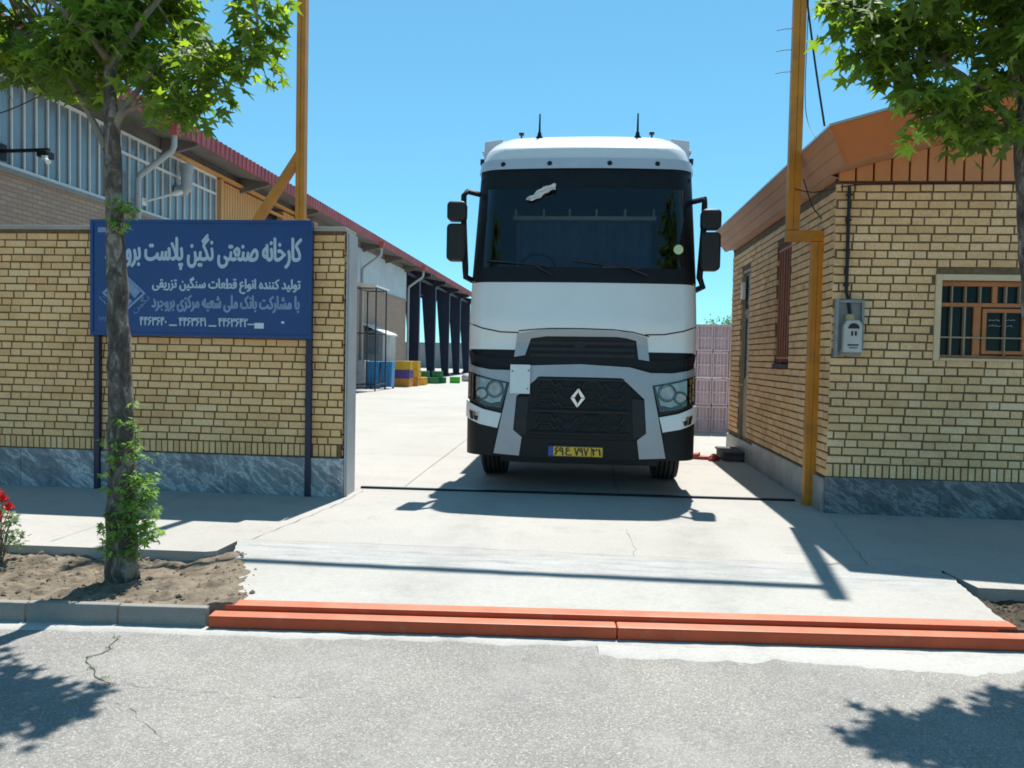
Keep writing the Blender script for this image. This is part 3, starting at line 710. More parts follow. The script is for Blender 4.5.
for x in (3.955, 4.20, 4.33, 4.60, 4.72): fr(x-.006, x+.006, 2.155, wz1-.05, .02)
for x in (4.20, 4.60, 4.72): fr(x-.006, x+.006, wz0+.03, 2.06, .02)
fr(wx0+.014, wx1-.03, 1.80, 1.815, .022)
f.build('bars', P('weathered_wood', (.34, .23, .15), .6, var=.2), win)
f = MB(); f.box(wx0, wx1, fy1-.03, fy1-.022, wz0, wz1); gl = f.build('pane', DARKGLASS, win)
f = MB()
for z, x0, x1 in ((1.985, 4.06, 4.16), (1.985, 4.21, 4.30), (1.93, 4.06, 4.17), (1.93, 4.20, 4.28)):
    x = x0
    while x < x1: f.tube([(x, fy1-.034, z+rnd(-.008, .008)), (x+.012, fy1-.034, z+rnd(-.01, .012))], .0022, 4); x += .015
f.build('chalk_marks', SIGNPALE, win)
f = MB(); f.box(wx0-.062, wx0-.002, GY-.012, GY+.12, wz0-.03, wz1+.062); f.box(wx1+.002, wx1+.062, GY-.012, GY+.12, wz0-.03, wz1+.062); f.box(wx0-.002, wx1+.002, GY-.012, GY+.12, wz1+.002, wz1+.062)
f.build('window_surround', SURR, t, bevel=.004)
f = MB(); f.box(wx0-.0, wx1+.0, GY-.03, GY+.06, wz0-.028, wz0-.001); f.build('sill', SURR, t, bevel=.004)
# drive-side window with bars
f = MB(); f.box(GX+.10, GX+.14, sy0, sy1, sz0, sz1); sw = f.build('window', DARKGLASS, t)
f = MB()
for k in range(6): y = sy0+.06+k*(sy1-sy0-.12)/5; f.box(GX+.022, GX+.036, y-.014, y+.014, sz0+.02, sz1-.01)
f.box(GX+.02, GX+.035, sy0, sy1, sz1-.09, sz1-.06); f.box(GX+.02, GX+.035, sy0, sy1, sz0+.06, sz0+.09); f.build('bars', REDBAR, sw)
f = MB(); f.box(GX-.02, GX+.1, sy0, sy1, sz0-.05, sz0-.002); f.build('sill', STONEBLK, sw)
# door
f = MB(); f.box(GX+.07, GX+.11, dy0+.05, dy1-.05, dz0, dz1-.05); dr = f.build('door', P('door_cream', (.42, .36, .27), .5, var=.1), t)
f = MB(); f.box(GX+.02, GX+.12, dy0, dy0+.05, dz0, dz1); f.box(GX+.02, GX+.12, dy1-.05, dy1, dz0, dz1); f.box(GX+.02, GX+.12, dy0+.05, dy1-.05, dz1-.05, dz1); f.box(GX+.05, GX+.1, dy0+.05, dy1-.05, 2.25, 2.31); f.build('frame', P('door_frame', (.30, .25, .17), .5), dr)
f = MB(); f.box(GX+.06, GX+.069, dy0+.12, dy1-.12, 1.25, 2.2); f.box(GX+.06, GX+.069, dy0+.08, dy1-.08, 2.34, 2.86); f.build('pane', DARKGLASS, dr)
f = MB(); f.tube([(GX+.066, dy1-.1, 1.15), (GX+.02, dy1-.1, 1.15), (GX+.02, dy1-.22, 1.15)], .011, 6); f.build('handle', STEEL, dr)
# roof
RX0, RX1, RY0, RY1, RZ = 2.25, 8.61, 7.46, 13.9, 3.72
SL = .285; RXM = (RX0+RX1)/2
def rz(x): return RZ+SL*(min(x, RX1+RX0-x)-RX0)
bx0, bx1, by0, by1 = RX0+.20, RX1-.20, RY0+.14, RY1-.14
def bz(x): return 3.415+SL*(min(x, RX1+RX0-x)-bx0)
m = MB()
for (xa, xb) in ((RX0-.01, RXM), (RXM, RX1+.01)):
    n = 12; prev = None
    m.hexa([(xa, RY0-.02, rz(xa)), (xb, RY0-.02, rz(xb)), (xb, RY1+.02, rz(xb)), (xa, RY1+.02, rz(xa))], [(xa, RY0-.02, rz(xa)+.022), (xb, RY0-.02, rz(xb)+.022), (xb, RY1+.02, rz(xb)+.022), (xa, RY1+.02, rz(xa)+.022)])
y = RY0+.2
while y < RY1:
    m.obox((RX0+.25, y, rz(RX0+.25)+.03), (RXM, y, rz(RXM)+.03), .02, .02); m.obox((RX1-.25, y, rz(RX1-.25)+.03), (RXM, y, rz(RXM)+.03), .02, .02); y += .45
m.build('roof', TINROOF, t)
# gable fascia towards the street: a folded sheet leaning inwards to its foot
for (Y0, Y1, s) in ((RY0, by0, 1), (RY1, by1, -1)):
    m = MB()
    for (xa, xb, ya, yb) in ((RX0, RXM, bx0, RXM), (RXM, RX1, RXM, bx1)):
        o = [(xa, Y0, rz(xa)-.002), (xb, Y0, rz(xb)-.002), (yb, Y1, bz(yb)), (ya, Y1, bz(ya))]
        i = [(p[0], p[1]+.02*s, p[2]) for p in o]
        m.add(o+i, [(0, 1, 2, 3), (7, 6, 5, 4), (0, 4, 5, 1), (1, 5, 6, 2), (2, 6, 7, 3), (3, 7, 4, 0)])
    m.build('fascia', FASCIA, t)
for (X0, X1, s) in ((RX0, bx0, 1), (RX1, bx1, -1)):
    m = MB()
    prof = []                                        # stepped section: three courses
    for k in range(3):
        a, b = k/3, (k+1)/3; st = .016*s*k*0+.014*s
        prof += [(X0+(X1-X0)*a, RZ-.002+(3.415-RZ)*a), (X0+(X1-X0)*b-st*0, RZ+(3.415-RZ)*b+.012), (X0+(X1-X0)*b+st, RZ+(3.415-RZ)*b)]
    vs = []; fs = []
    for (x, z) in prof: vs += [(x, RY0+(z-RZ)/(3.415-RZ)*(by0-RY0), z), (x, RY1+(z-RZ)/(3.415-RZ)*(by1-RY1), z)]
    n = len(prof); vs += [(v[0]+.02*s, v[1], v[2]) for v in vs]
    for k in range(n-1): fs += [(2*k, 2*k+1, 2*k+3, 2*k+2), (2*n+2*k, 2*n+2*k+2, 2*n+2*k+3, 2*n+2*k+1)]
    m.add(vs, fs)
    m.build('eave_fascia', FASCIA2, t)
m = MB()
for (xa, xb) in ((bx0, RXM), (RXM, bx1)):
    z0 = lambda x: bz(x)+.004
    m.hexa([(xa, by0+.004, z0(xa)-.01), (xb, by0+.004, z0(xb)-.01), (xb, GY+.0, z0(xb)-.01), (xa, GY+.0, z0(xa)-.01)], [(xa, by0+.004, z0(xa)), (xb, by0+.004, z0(xb)), (xb, GY, z0(xb)), (xa, GY, z0(xa))])
m.hexa([(bx0, GY+.002, 3.40), (GX+.05, GY+.002, 3.365), (GX+.05, GY2, 3.365), (bx0, GY2, 3.40)], [(bx0, GY+.002, 3.41), (GX+.05, GY+.002, 3.375), (GX+.05, GY2, 3.375), (bx0, GY2, 3.41)])
m.build('soffit', FASCIA2, t)
m = MB(); x = GX+.02
while x < GX2:
    e = min(x+.172, GX2); m.hexa([(x, GY-.006, 3.352), (e-.022, GY-.006, 3.352), (e-.022, GY+.02, 3.352), (x, GY+.02, 3.352)], [(x, GY-.006, bz(x)-.008), (e-.022, GY-.006, bz(e-.022)-.008), (e-.022, GY+.02, bz(e-.022)-.008), (x, GY+.02, bz(x)-.008)]); x = e
m.build('gable_cladding', P('gable_orange', (.58, .235, .08), .5, var=.1), t)
m = MB(); m.prism([(GX, 3.345), (GX2, 3.345), (GX2, bz(GX2)-.005), (RXM, bz(RXM)-.005), (GX, bz(GX)-.005)], GY+.022, GY+.05); m.box(GX-.02, GX2, GY-.012, GY+.02, 3.336, 3.350); m.build('gable_backing', SEAM, t); m = MB(); m.prism([(GX, 3.345), (GX2, 3.345), (GX2, bz(GX2)-.005), (RXM, bz(RXM)-.005), (GX, bz(GX)-.005)], GY2-.05, GY2-.02)
m.build('gable_backing', SEAM, t)

t = thing('electric_meter', 'pale electric meter on a grey box with dark conduit, beside the ochre gate post', 'meter', (2.66, GY, 1.6))
m = MB(); m.box(2.535, 2.79, GY-.05, GY-.005, 1.6, 2.15); m.box(2.515, 2.545, GY-.11, GY-.0505, 1.585, 2.165); m.box(2.5455, 2.80, GY-.085, GY-.0505, 2.13, 2.16); m.box(2.775, 2.80, GY-.085, GY-.0505, 1.66, 2.13); m.build('backplate', P('dull_steel', (.24, .245, .24), .6, var=.2, scale=8), t, bevel=.003)
m = MB(); m.prism([(2.59, 1.635), (2.765, 1.635), (2.765, 1.90), (2.74, 1.955), (2.615, 1.955), (2.59, 1.90)], GY-.15, GY-.052); mc = m.build('case', METER, t, bevel=.012)
m = MB(); m.prism([(2.625+.055*cos(a)+.055, 1.87+.055*sin(a)) for a in [pi*k/10 for k in range(11)]], GY-.153, GY-.148); m.box(2.655, 2.675, GY-.153, GY-.148, 1.80, 1.845); m.box(2.69, 2.71, GY-.153, GY-.148, 1.80, 1.845); m.box(2.625, 2.73, GY-.153, GY-.148, 1.70, 1.715); m.box(2.64, 2.72, GY-.153, GY-.148, 1.675, 1.685); m.build('dial', DGREY, mc)
m = MB(); m.lathe([(0, .045), (.05, .045), (.06, .03)], (2.655, GY-.1, 1.957), 'z', 16); m.build('gland', P('brass', (.40, .30, .17), .5), t)
m = MB(); m.tube([(2.655, GY-.10, 2.02), (2.65, GY-.06, 2.14), (2.635, GY-.028, 2.25), (2.63, GY-.026, 3.29)], .018, 8)
for z in (2.3, 2.65, 2.95, 3.2): m.box(2.605, 2.655, GY-.05, GY-.003, z, z+.02)
m.build('conduit', DGREY, t, smooth=True)
t = thing('wall_lamp', 'small white box lamp on the gatehouse wall beside its door', 'lamp', (GX-.04, 12.16, 2.6))
m = MB(); m.box(GX-.035, GX-.004, 12.08, 12.2, 2.45, 2.75); m.build('back_plate', DGREY, t)
m = MB(); m.box(GX-.09, GX-.0355, 12.07, 12.19, 2.47, 2.73); m.build('cover', LAMPW, t, bevel=.01)

def cable(pts, r, label, group=None, name='cable'):
    pts = [Vector(p) for p in pts]; q = []
    for i in range(len(pts)-1):
        p0, p1, p2, p3 = pts[max(i-1, 0)], pts[i], pts[i+1], pts[min(i+2, len(pts)-1)]
        for k in range(6):
            u = k/6; q.append(.5*((2*p1)+(p2-p0)*u+(2*p0-5*p1+4*p2-p3)*u*u+(3*p1-p0-3*p2+p3)*u**3))
    q.append(pts[-1]); m = MB(); m.tube(q, r, 6); return tag(m.build(name, CABLE, org=tuple(pts[-1]), smooth=True), label, 'cable', group)
cable([(2.22, 8.46, 7.0), (2.215, 8.35, 5.6), (2.23, 8.05, 4.7), (2.275, 7.72, 3.80)], .010, 'thick black cable hanging down to the corner of the gatehouse roof')
cable([(2.28, 8.43, 7.2), (2.275, 8.42, 5.2), (2.275, 8.40, 4.2), (2.30, 8.1, 3.80)], .004, 'thin wire running down along the right ochre gate post')
cable([(2.20, 8.42, 3.35), (2.35, 8.2, 3.27), (2.62, GY-.02, 3.30), (3.0, GY-.012, 3.318), (4.6, GY-.012, 3.325)], .006, 'thin wire run from the gate post along the top of the brick wall')
cable([(2.28, 8.4, 3.45), (2.42, 8.55, 3.20), (2.53, 8.6, 3.05), (2.54, 9.6, 3.25)], .006, 'loose wire drooping over the drive side wall of the gatehouse')

t = thing('stone_step', 'dark stone doorstep block at the foot of the gatehouse door', 'step', (2.36, 12.2, 0))
m = MB(); m.box(2.19, 2.53, 11.85, 12.55, 0, .11); m.build('block', STONEBLK, t, bevel=.015)
m = MB(); m.box(2.17, 2.53, 11.83, 12.57, .112, .15); m.build('slab', STONEBLK, t, bevel=.01)
def slipper(x, y, rot, label):
    t = thing('slipper', label, 'slipper', (x, y, 0), 'red slippers by the gatehouse door'); t.rotation_euler = (0, 0, rot); t.scale = (1.2, 1.2, 1.3); t['_o'] = (0, 0, 0)
    m = MB(); n = 20; out = []
    for k in range(n):
        a = 2*pi*k/n; out.append((.055*cos(a)*(1+.18*sin(a)), .135*sin(a)))
    m.prism(out, 0, .04, 'z'); m.build('sole', REDSHOE, t, bevel=.006)
    m = MB(); vs = []; fs = []
    for j in range(5):
        y = .01+.025*j; w = .062-.004*j*j*.35
        for k in range(9): a = pi*k/8; vs.append((w*cos(a), y, .02+(.062-.006*j)*sin(a)))
    for j in range(4):
        for k in range(8): fs.append((9*j+k, 9*j+k+1, 9*(j+1)+k+1, 9*(j+1)+k))
    m.add(vs, fs); o = m.build('strap', REDSHOE, t, smooth=True); s = o.modifiers.new('thick', 'SOLIDIFY'); s.thickness = .006
slipper(1.86, 12.05, 1.2, 'red slipper on the yard floor, the one farther from the step'); slipper(2.06, 11.95, 2.6, 'red slipper on the yard floor, the one nearer the step')

# stack of pale pink crates behind the truck
def crate(w, d, h, mat, ribs=5, grid=True, slots=False):
    """slotted plastic crate, origin at its base centre"""
    m = MB(); tw = .012
    m.box(-w/2+tw, w/2-tw, -d/2+tw, d/2-tw, .01, .03)
    for s in (-1, 1):
        o = .045 if slots else 0
        m.box(-w/2+tw, w/2-tw, s*(d/2-tw-o), s*(d/2*.985-o), .02, h-.02); m.box(s*(w/2-tw-o), s*(w/2*.985-o), -d/2+tw, d/2-tw, .02, h-.02)
        for k in range(ribs+1):
            x = -w/2+.008+(w-.016)*k/ribs; m.box(x-.008, x+.008, s*(d/2-.004), s*(d/2+.008), .0, h)
            y = -d/2+.008+(d-.016)*k/ribs; m.box(s*(w/2-.004), s*(w/2+.008), y-.008, y+.008, .0, h)
        for z in (0.012, h*.5, h-.02):
            m.box(-w/2, w/2, s*(d/2-.003), s*(d/2+.006), z-.012, z+.016); m.box(s*(w/2-.003), s*(w/2+.006), -d/2, d/2, z-.012, z+.016)
    return m
cm = crate(.305, .45, .545, PINKCR, 4, slots=True); first = None
POS = ['nearest the truck', 'third from the right', 'second from the right', 'rightmost']; ROW = ['bottom row', 'second row up', 'third row up', 'top row']
for r in range(4):
    for c in range(4):
        x, y, z = 2.28+c*.335+rnd(-.006, .006), 16.92+rnd(-.012, .012), r*.575
        lab = 'pale pink slotted crate, %s, in the %s of the stack' % (POS[c], ROW[r])
        if first is None:
            first = thing('crate', lab, 'crate', (x, y, z), 'pale pink crates stacked beside the gatehouse'); first['_o'] = (0, 0, 0); cm.build('shell', PINKCR, first, (0, 0, 0))
            f = MB(); f.box(-.155, .155, -.226, .226, .5455, .56); f.build('rim', PINKCR, first, (0, 0, 0))
        else: copy_tree(first, (x, y, z), lab)

# ================================================================== TRUCK
TX, TY, TS = -.005, 8.52, 1.02
tr = thing('truck', 'big white cab-over truck parked in the gateway facing the street', 'truck', (TX, TY, 0)); tr['_o'] = (0, 0, 0); tr.scale = (TS, TS, TS)
FZ = [(.30, .03), (.40, .0), (.8, 0), (1.3, .03), (1.65, .06), (1.85, .04), (2.335, .11), (3.39, .34), (3.635, .39), (3.735, .415), (3.86, .45), (3.885, .47), (4.02, .66), (4.12, .90), (4.19, 1.2), (4.225, 1.6)]
WZ = [(.30, 1.27), (1.3, 1.275), (1.9, 1.27), (2.34, 1.26), (3.4, 1.22), (3.635, 1.21), (3.74, 1.195), (3.88, 1.15), (4.0, 1.09), (4.10, 1.0), (4.17, .88), (4.225, .70)]
def lerp(T, z):
    if z <= T[0][0]: return T[0][1]
    for (a, b), (c, d) in zip(T, T[1:]):
        if z <= c: return b+(d-b)*(z-a)/(c-a)
    return T[-1][1]
def SY_(x, z):
    w = lerp(WZ, z); rc = .24; a = min(abs(x), w-.002); y = lerp(FZ, z)+.10*(a/w)**2
    if a > w-rc: y += rc-sqrt(max(0, rc*rc-(a-(w-rc))**2))
    return y
def ring(z, yb, off=0, ya=None):
    w = lerp(WZ, z); rc = .24; f = lerp(FZ, z); pts = []
    fx = [w-rc+rc*sin(pi/2*k/8) for k in range(1, 9)]
    xs = [-(w-rc)+2*(w-rc)*k/14 for k in range(15)]
    side = []; y0 = f+.10+rc
    for k in range(1, 7): side.append((w+off, y0+(yb-y0)*k/6))
    cor = []
    for k in range(1, 9):
        a = pi/2*k/8; x = w-rc+rc*sin(a); cor.append((x+off*sin(a), f+.10*(x/w)**2+rc-rc*cos(a)-off*cos(a)))
    R = cor+side
    return [(-x, y, z) for x, y in reversed(R)]+[(x, f+.10*(x/w)**2-off, z) for x in xs]+[(x, y, z) for x, y in R]
def band(mb, zs, yb, off=0, cols=None, mat=0):
    rows = [ring(z, yb, off) for z in zs]; n = len(rows[0]); vs = [p for r in rows for p in r]; fs = []
    rg = range(n-1) if cols is None else cols
    for j in range(len(rows)-1):
        for i in rg: fs.append((j*n+i, j*n+i+1, (j+1)*n+i+1, (j+1)*n+i))
    mb.add(vs, fs, mat)
def zr(a, b, n): return [a+(b-a)*k/n for k in range(n+1)]
NC = 14+15+14
SIDE_L = range(0, 6); SIDE_R = range(NC-7, NC-1)
def patch(mb, poly, off, th=.02, step=.05, mat=0):
    bm = bmesh.new(); bv = [bm.verts.new((x, 0, z)) for x, z in poly]
    for tri in tessellate_polygon([[Vector((x, z, 0)) for x, z in poly]]):
        if len(set(tri)) == 3: bm.faces.new([bv[i] for i in tri])
    bmesh.ops.recalc_face_normals(bm, faces=bm.faces[:])
    xs = [p[0] for p in poly]; zs = [p[1] for p in poly]
    for ax, lo, hi in ((0, min(xs), max(xs)), (2, min(zs), max(zs))):
        k = math.ceil(lo/step)
        while k*step < hi:
            co = [0, 0, 0]; co[ax] = k*step; no = [0, 0, 0]; no[ax] = 1
            bmesh.ops.bisect_plane(bm, geom=bm.verts[:]+bm.edges[:]+bm.faces[:], plane_co=co, plane_no=no, dist=1e-5); k += 1
    bm.verts.index_update(); n = len(bm.verts)
    vs = [(v.co.x, SY_(v.co.x, v.co.z)-off, v.co.z) for v in bm.verts]; vs += [(x, y+th, z) for x, y, z in vs]
    fs = []
    for f in bm.faces:
        i = [v.index for v in f.verts]; fs.append(i); fs.append([k+n for k in reversed(i)])
    for e in bm.edges:
        if len(e.link_faces) == 1: a, b = e.verts[0].index, e.verts[1].index; fs.append((a, b, b+n, a+n))
    bm.free(); mb.add(vs, fs, mat)
def q(zx, zy):                                        # millimetre scale of the front: enlargement units to metres
    px = 430+zx*.3027; py = 310+zy*.3026
    z = 1.53-(py-357-(px-581)*.0205)/88.3
    return ((px-581.2)/88.1, z-.024*min(1, max(0, (z-1.05)/.75)))
def Q(*pts): return [q(a, b) for a, b in pts]
def mir(poly): return [(-x, z) for x, z in reversed(poly)]
def tp(name, mb, mat, parent=tr, **k): return mb.build(name, mat, parent, (0, 0, 0), **k)
# dark lower body with bumper
m = MB(); band(m, [.40, .43, .6, .8], .80); band(m, zr(.8, 1.60, 8), .80, -.02); m.add(ring(.40, .80)+[(0, .9, .40)], [tuple(range(NC))]); tp('bumper', m, BLACK, smooth=50)
m = MB(); patch(m, [(-.85, .335), (.85, .335), (.88, .46), (-.88, .46)], -.03, .05); tp('skirt', m, DGREY)
# white front panel and cab sides
cab = MB(); band(cab, zr(1.57, 2.335, 8), 2.25, 0)
cab.box(-1.255, 1.255, 2.235, 2.25, .9, 2.6); cab.box(-1.225, 1.225, 2.2355, 2.25, 2.6, 3.6)
body = tp('cab_body', cab, WHITE, smooth=50)
m = MB()
seam_l = Q((134, 45), (180, 62), (240, 75), (300, 78)); seam_c = Q((300, 72), (345, 68), (400, 65), (500, 66), (600, 70), (660, 78), (712, 92))
def line(mb, pts, w, off):
    for a, b in zip(pts, pts[1:]):
        d = Vector((b[0]-a[0], b[1]-a[1])).normalized(); nx, nz = -d.y*w/2, d.x*w/2
        patch(mb, [(a[0]+nx, a[1]+nz), (b[0]+nx, b[1]+nz), (b[0]-nx, b[1]-nz), (a[0]-nx, a[1]-nz)], off, .01)
line(m, seam_l, .014, .003); line(m, seam_c, .012, .003); line(m, mir(seam_l), .014, .003)
tp('seam', m, DGREY, body)
# upper grille frame and grille
m = MB()
uf = Q((287, 158), (296, 82), (345, 74), (395, 68), (500, 68), (610, 72), (655, 82), (706, 97), (714, 172))
ui = Q((680, 166), (672, 106), (640, 97), (610, 93), (390, 90), (340, 97), (322, 152))
patch(m, uf+ui, .012, .03); tp('upper_grille_frame', m, SILVER)
m = MB(); patch(m, Q((322, 152), (340, 97), (390, 90), (610, 93), (640, 97), (672, 106), (680, 166), (700, 190), (300, 180)), .004, .02)
ug = tp('upper_grille', m, BLACK)
m = MB()
for zy in (112, 132, 152): line(m, Q((338, zy), (500, zy+2), (668, zy+5)), .035, .014)
patch(m, Q((478, 108), (512, 108), (512, 130), (478, 130)), .02, .02); tp('louvre', m, DGREY, ug)
# dark recess line below the white panel
dl = Q((128, 132), (165, 150), (220, 160), (290, 160), (325, 150), (325, 185), (275, 192), (190, 182), (140, 172)); 
for p in (dl, mir(dl)): m = MB(); patch(m, p, .008, .03); tp('recess_strip', m, BLACK)
# silver frame
m = MB()
L = Q((134, 180), (160, 190), (210, 200), (280, 202), (345, 186), (497, 182), (497, 224), (370, 222), (345, 244), (298, 288), (290, 395), (318, 418), (310, 477), (228, 471), (262, 300), (274, 242), (225, 232), (134, 206))
mx = lambda p: (-p[0], p[1])
patch(m, L[:5]+[(0, L[5][1])]+[mx(p) for p in reversed(L[:5])]+[mx(p) for p in reversed(L[7:])]+[(0, L[6][1])]+L[7:], .022, .05)
tp('silver_frame', m, SILVER, bevel=.006)
# main grille with honeycomb bars
m = MB(); G = Q((497, 222), (370, 222), (345, 244), (332, 300), (322, 400), (330, 412), (497, 416)); patch(m, [(0, G[0][1])]+G[1:-1]+[(0, G[-1][1])]+mir(G)[1:-1], .006, .03)
gr = tp('grille', m, BLACK)
m = MB()
def poly_tube(mb, pts, r, off): 
    q_ = []
    for a, b in zip(pts, pts[1:]):
        for k in range(5): x = a[0]+(b[0]-a[0])*k/5; z = a[1]+(b[1]-a[1])*k/5; q_.append((x, SY_(x, z)-off, z))
    x, z = pts[-1]; q_.append((x, SY_(x, z)-off, z)); mb.tube(q_, r, 6)
x0, x1 = -.50, .50
for zc, amp in ((1.20, .04), (1.09, .04), (.99, .03), (.83, .04), (.74, .04)):
    pts = []; n = 4; wv = (x1-x0)/n
    for k in range(n):
        a = x0+k*wv; s = 1 if k % 2 == 0 else -1
        pts += [(a+.02, zc-amp*s*.6), (a+wv*.25, zc+amp*s), (a+wv*.75, zc+amp*s), (a+wv-.02, zc-amp*s*.6)]
    poly_tube(m, pts, .015, .02)
poly_tube(m, [(-.53, .915), (.53, .915)], .022, .03); poly_tube(m, [(-.54, .675), (.54, .675)], .02, .03); poly_tube(m, [(-.47, 1.26), (.47, 1.26)], .016, .02)
tp('grille_bars', m, DGREY, gr, smooth=True)
I = Q((295, 290), (338, 288), (330, 412), (285, 405), (280, 395))
for p in (I, mir(I)): m = MB(); patch(m, p, .012, .03); tp('side_intake', m, DGREY, bevel=.004)
m = MB(); lo = Q((318, 420), (497, 424), (497, 482), (312, 478)); patch(m, [lo[0], (0, lo[1][1]), (-lo[0][0], lo[0][1]), (-lo[3][0], lo[3][1]), (0, lo[2][1]), lo[3]], .012, .04); tp('lower_panel', m, BLACK)
# diamond emblem
m = MB(); cx, cz = q(493, 291); y = SY_(cx, cz)-.06
A = [(cx-.082, cz), (cx+.006, cz+.110), (cx+.082, cz), (cx-.006, cz-.110)]; Bp = [(cx-.036, cz), (cx+.002, cz+.062), (cx+.036, cz), (cx-.002, cz-.062)]
for k in range(4): m.prism([A[k], A[(k+1) % 4], Bp[(k+1) % 4], Bp[k]], y+(.012 if k % 2 else 0), y+.03)
tp('emblem', m, CHROME, bevel=.004)
# white strips, headlights
for s in (-1, 1):
    fl = (lambda p: p) if s < 0 else mir
    m = MB(); patch(m, fl(Q((126, 305), (190, 330), (250, 343), (238, 390), (180, 378), (126, 358))), .012, .04); st = tp('corner_strip', m, WHITE)
    m = MB(); patch(m, fl(Q((140, 335), (178, 342), (172, 370), (146, 362))), .020, .02); tp('fog_lamp', m, CHROME, st)
    m = MB(); patch(m, fl(Q((143, 335), (150, 337), (154, 364), (147, 362))), .028, .02); patch(m, fl(Q((160, 350), (172, 353), (168, 366), (160, 362))), .028, .02); tp('indicator', m, DGREY, st)
    m = MB(); patch(m, fl(Q((132, 206), (225, 232), (274, 242), (250, 338), (195, 325), (132, 298))), .006, .03); hl = tp('headlight', m, DGREY)
    m = MB(); patch(m, fl(Q((160, 222), (225, 238), (264, 246), (246, 305), (215, 310), (188, 300), (160, 268))), .014, .012); tp('reflector', m, LAMPIN, hl)
    m = MB()
    for (zx, zy, r) in ((186, 279, .062), (228, 264, .088)):
        x, z = q(zx, zy); x *= -s if s > 0 else 1; y = SY_(x, z)-.02
        m.lathe([(-.012, r), (-.02, r*.92), (-.004, r*.55), (-.002, .02)], (x, y, z), 'y', 24)
    tp('lamp_bowl', m, LAMPIN, hl, smooth=60)
    m = MB()
    for (zx, zy, r) in ((186, 279, .062), (228, 264, .088)):
        x, z = q(zx, zy); x *= -s if s > 0 else 1; y = SY_(x, z)-.034
        for k in range(24):
            a, b = 2*pi*k/24, 2*pi*(k+1)/24; m.hexa([(x+cos(a)*r, y, z+sin(a)*r), (x+cos(b)*r, y, z+sin(b)*r), (x+cos(b)*(r+.01), y, z+sin(b)*(r+.01)), (x+cos(a)*(r+.01), y, z+sin(a)*(r+.01))], [(x+cos(a)*r, y+.03, z+sin(a)*r), (x+cos(b)*r, y+.03, z+sin(b)*r), (x+cos(b)*(r+.01), y+.03, z+sin(b)*(r+.01)), (x+cos(a)*(r+.01), y+.03, z+sin(a)*(r+.01))])
    tp('lamp_ring', m, DGREY, hl)
    m = MB(); patch(m, fl(Q((140, 210), (225, 233), (272, 243), (250, 325), (195, 318), (140, 290))), .052, .008); tp('lens', m, LENS, hl)
# plates
m = MB(); a, b = q(404, 436), q(577, 486); cz = (a[1]+b[1])/2; y = SY_(0, cz)-.045
m.box(a[0]+.055, b[0], y, y+.015, cz-.062, cz+.062); pl_ = tp('number_plate', m, PLATEY, bevel=.003); pl_['_o'] = (0, 0, 0)
m = MB(); m.box(a[0], a[0]+.053, y, y+.015, cz-.062, cz+.062); tp('plate_band', m, PLATEB, pl_)
m = MB()
for bx in ((a[0], b[0], cz+.05, cz+.062), (a[0], b[0], cz-.062, cz-.05), (b[0]-.01, b[0], cz-.05, cz+.05), (b[0]-.135, b[0]-.127, cz-.05, cz+.05)): m.box(bx[0], bx[1], y-.004, y-.0005, bx[2], bx[3])
tp('plate_border', m, PLATEK, pl_)
for txt, zx0, zx1, dz in (('۶۹', 424, 452, .042), ('ع', 458, 478, .042), ('۷۹۷', 486, 530, .042), ('۲۱', 541, 568, .036)):
    text_part('lettering', txt, (q(zx0, 0)[0], q(zx1, 0)[0], cz-dz, cz+dz), y-.001, PLATEK, pl_, 0, raw=(txt != 'ع'), fat=.0035)
m = MB(); a, b = q(277, 183), q(341, 279); patch(m, [(a[0], b[1]), (b[0], b[1]), (b[0], a[1]), (a[0], a[1])], .05, .012, .2); wp = tp('white_plate', m, WPLATE)
m = MB()
for zx, zy in ((284, 205), (336, 203), (334, 262)): x, z = q(zx, zy); m.lathe([(-.008, .008), (.012, .008)], (x, SY_(x, z)-.05, z), 'y', 8)
tp('screw', m, DGREY, wp)
# windscreen and its black frame
m = MB(); ws = [(-1.11, 2.485), (1.11, 2.485), (1.095, 3.39), (-1.095, 3.39)]
patch(m, [(-1.24, 2.315), (1.24, 2.315), (1.235, 2.485), (-1.235, 2.485)], .004, .02)
patch(m, [(-1.203, 3.39), (1.203, 3.39), (1.195, 3.59), (-1.195, 3.59)], .004, .02)
for s in (-1, 1):
    p = [(s*1.11, 2.485), (s*1.235, 2.485), (s*1.203, 3.39), (s*1.095, 3.39)]; patch(m, p if s > 0 else list(reversed(p)), .004, .02)
    band(m, zr(2.336, 3.59, 6), 2.25, .002, range(0, 11) if s < 0 else range(NC-12, NC-1))
tp('windscreen_frame', m, BLACK, smooth=50)
m = MB(); patch(m, ws, .006, .006); tp('windscreen', m, GLASS, smooth=True)
m = MB(); zx, zz = 1.045, 2.80
m.lathe([(-.004, .052), (.0, .052)], (1.035, SY_(1.035, 2.70)-.016, 2.70), 'y', 24); tp('sticker', m, GREENST)
m = MB()
for (x0, z0, x1, z1) in ((-1.08, 2.56, -.42, 2.50), (-.12, 2.56, .62, 2.47)):
    p = [(x0+(x1-x0)*k/8, SY_(x0+(x1-x0)*k/8, z0+(z1-z0)*k/8)-.025, z0+(z1-z0)*k/8) for k in range(9)]; m.tube(p, .011, 6)
    xm = x1-.1; m.tube([(xm, SY_(xm, z1)-.03, z1), (xm+.18, SY_(xm, 2.40)-.03, 2.40)], .012, 6)
tp('wiper', m, DGREY, smooth=True)
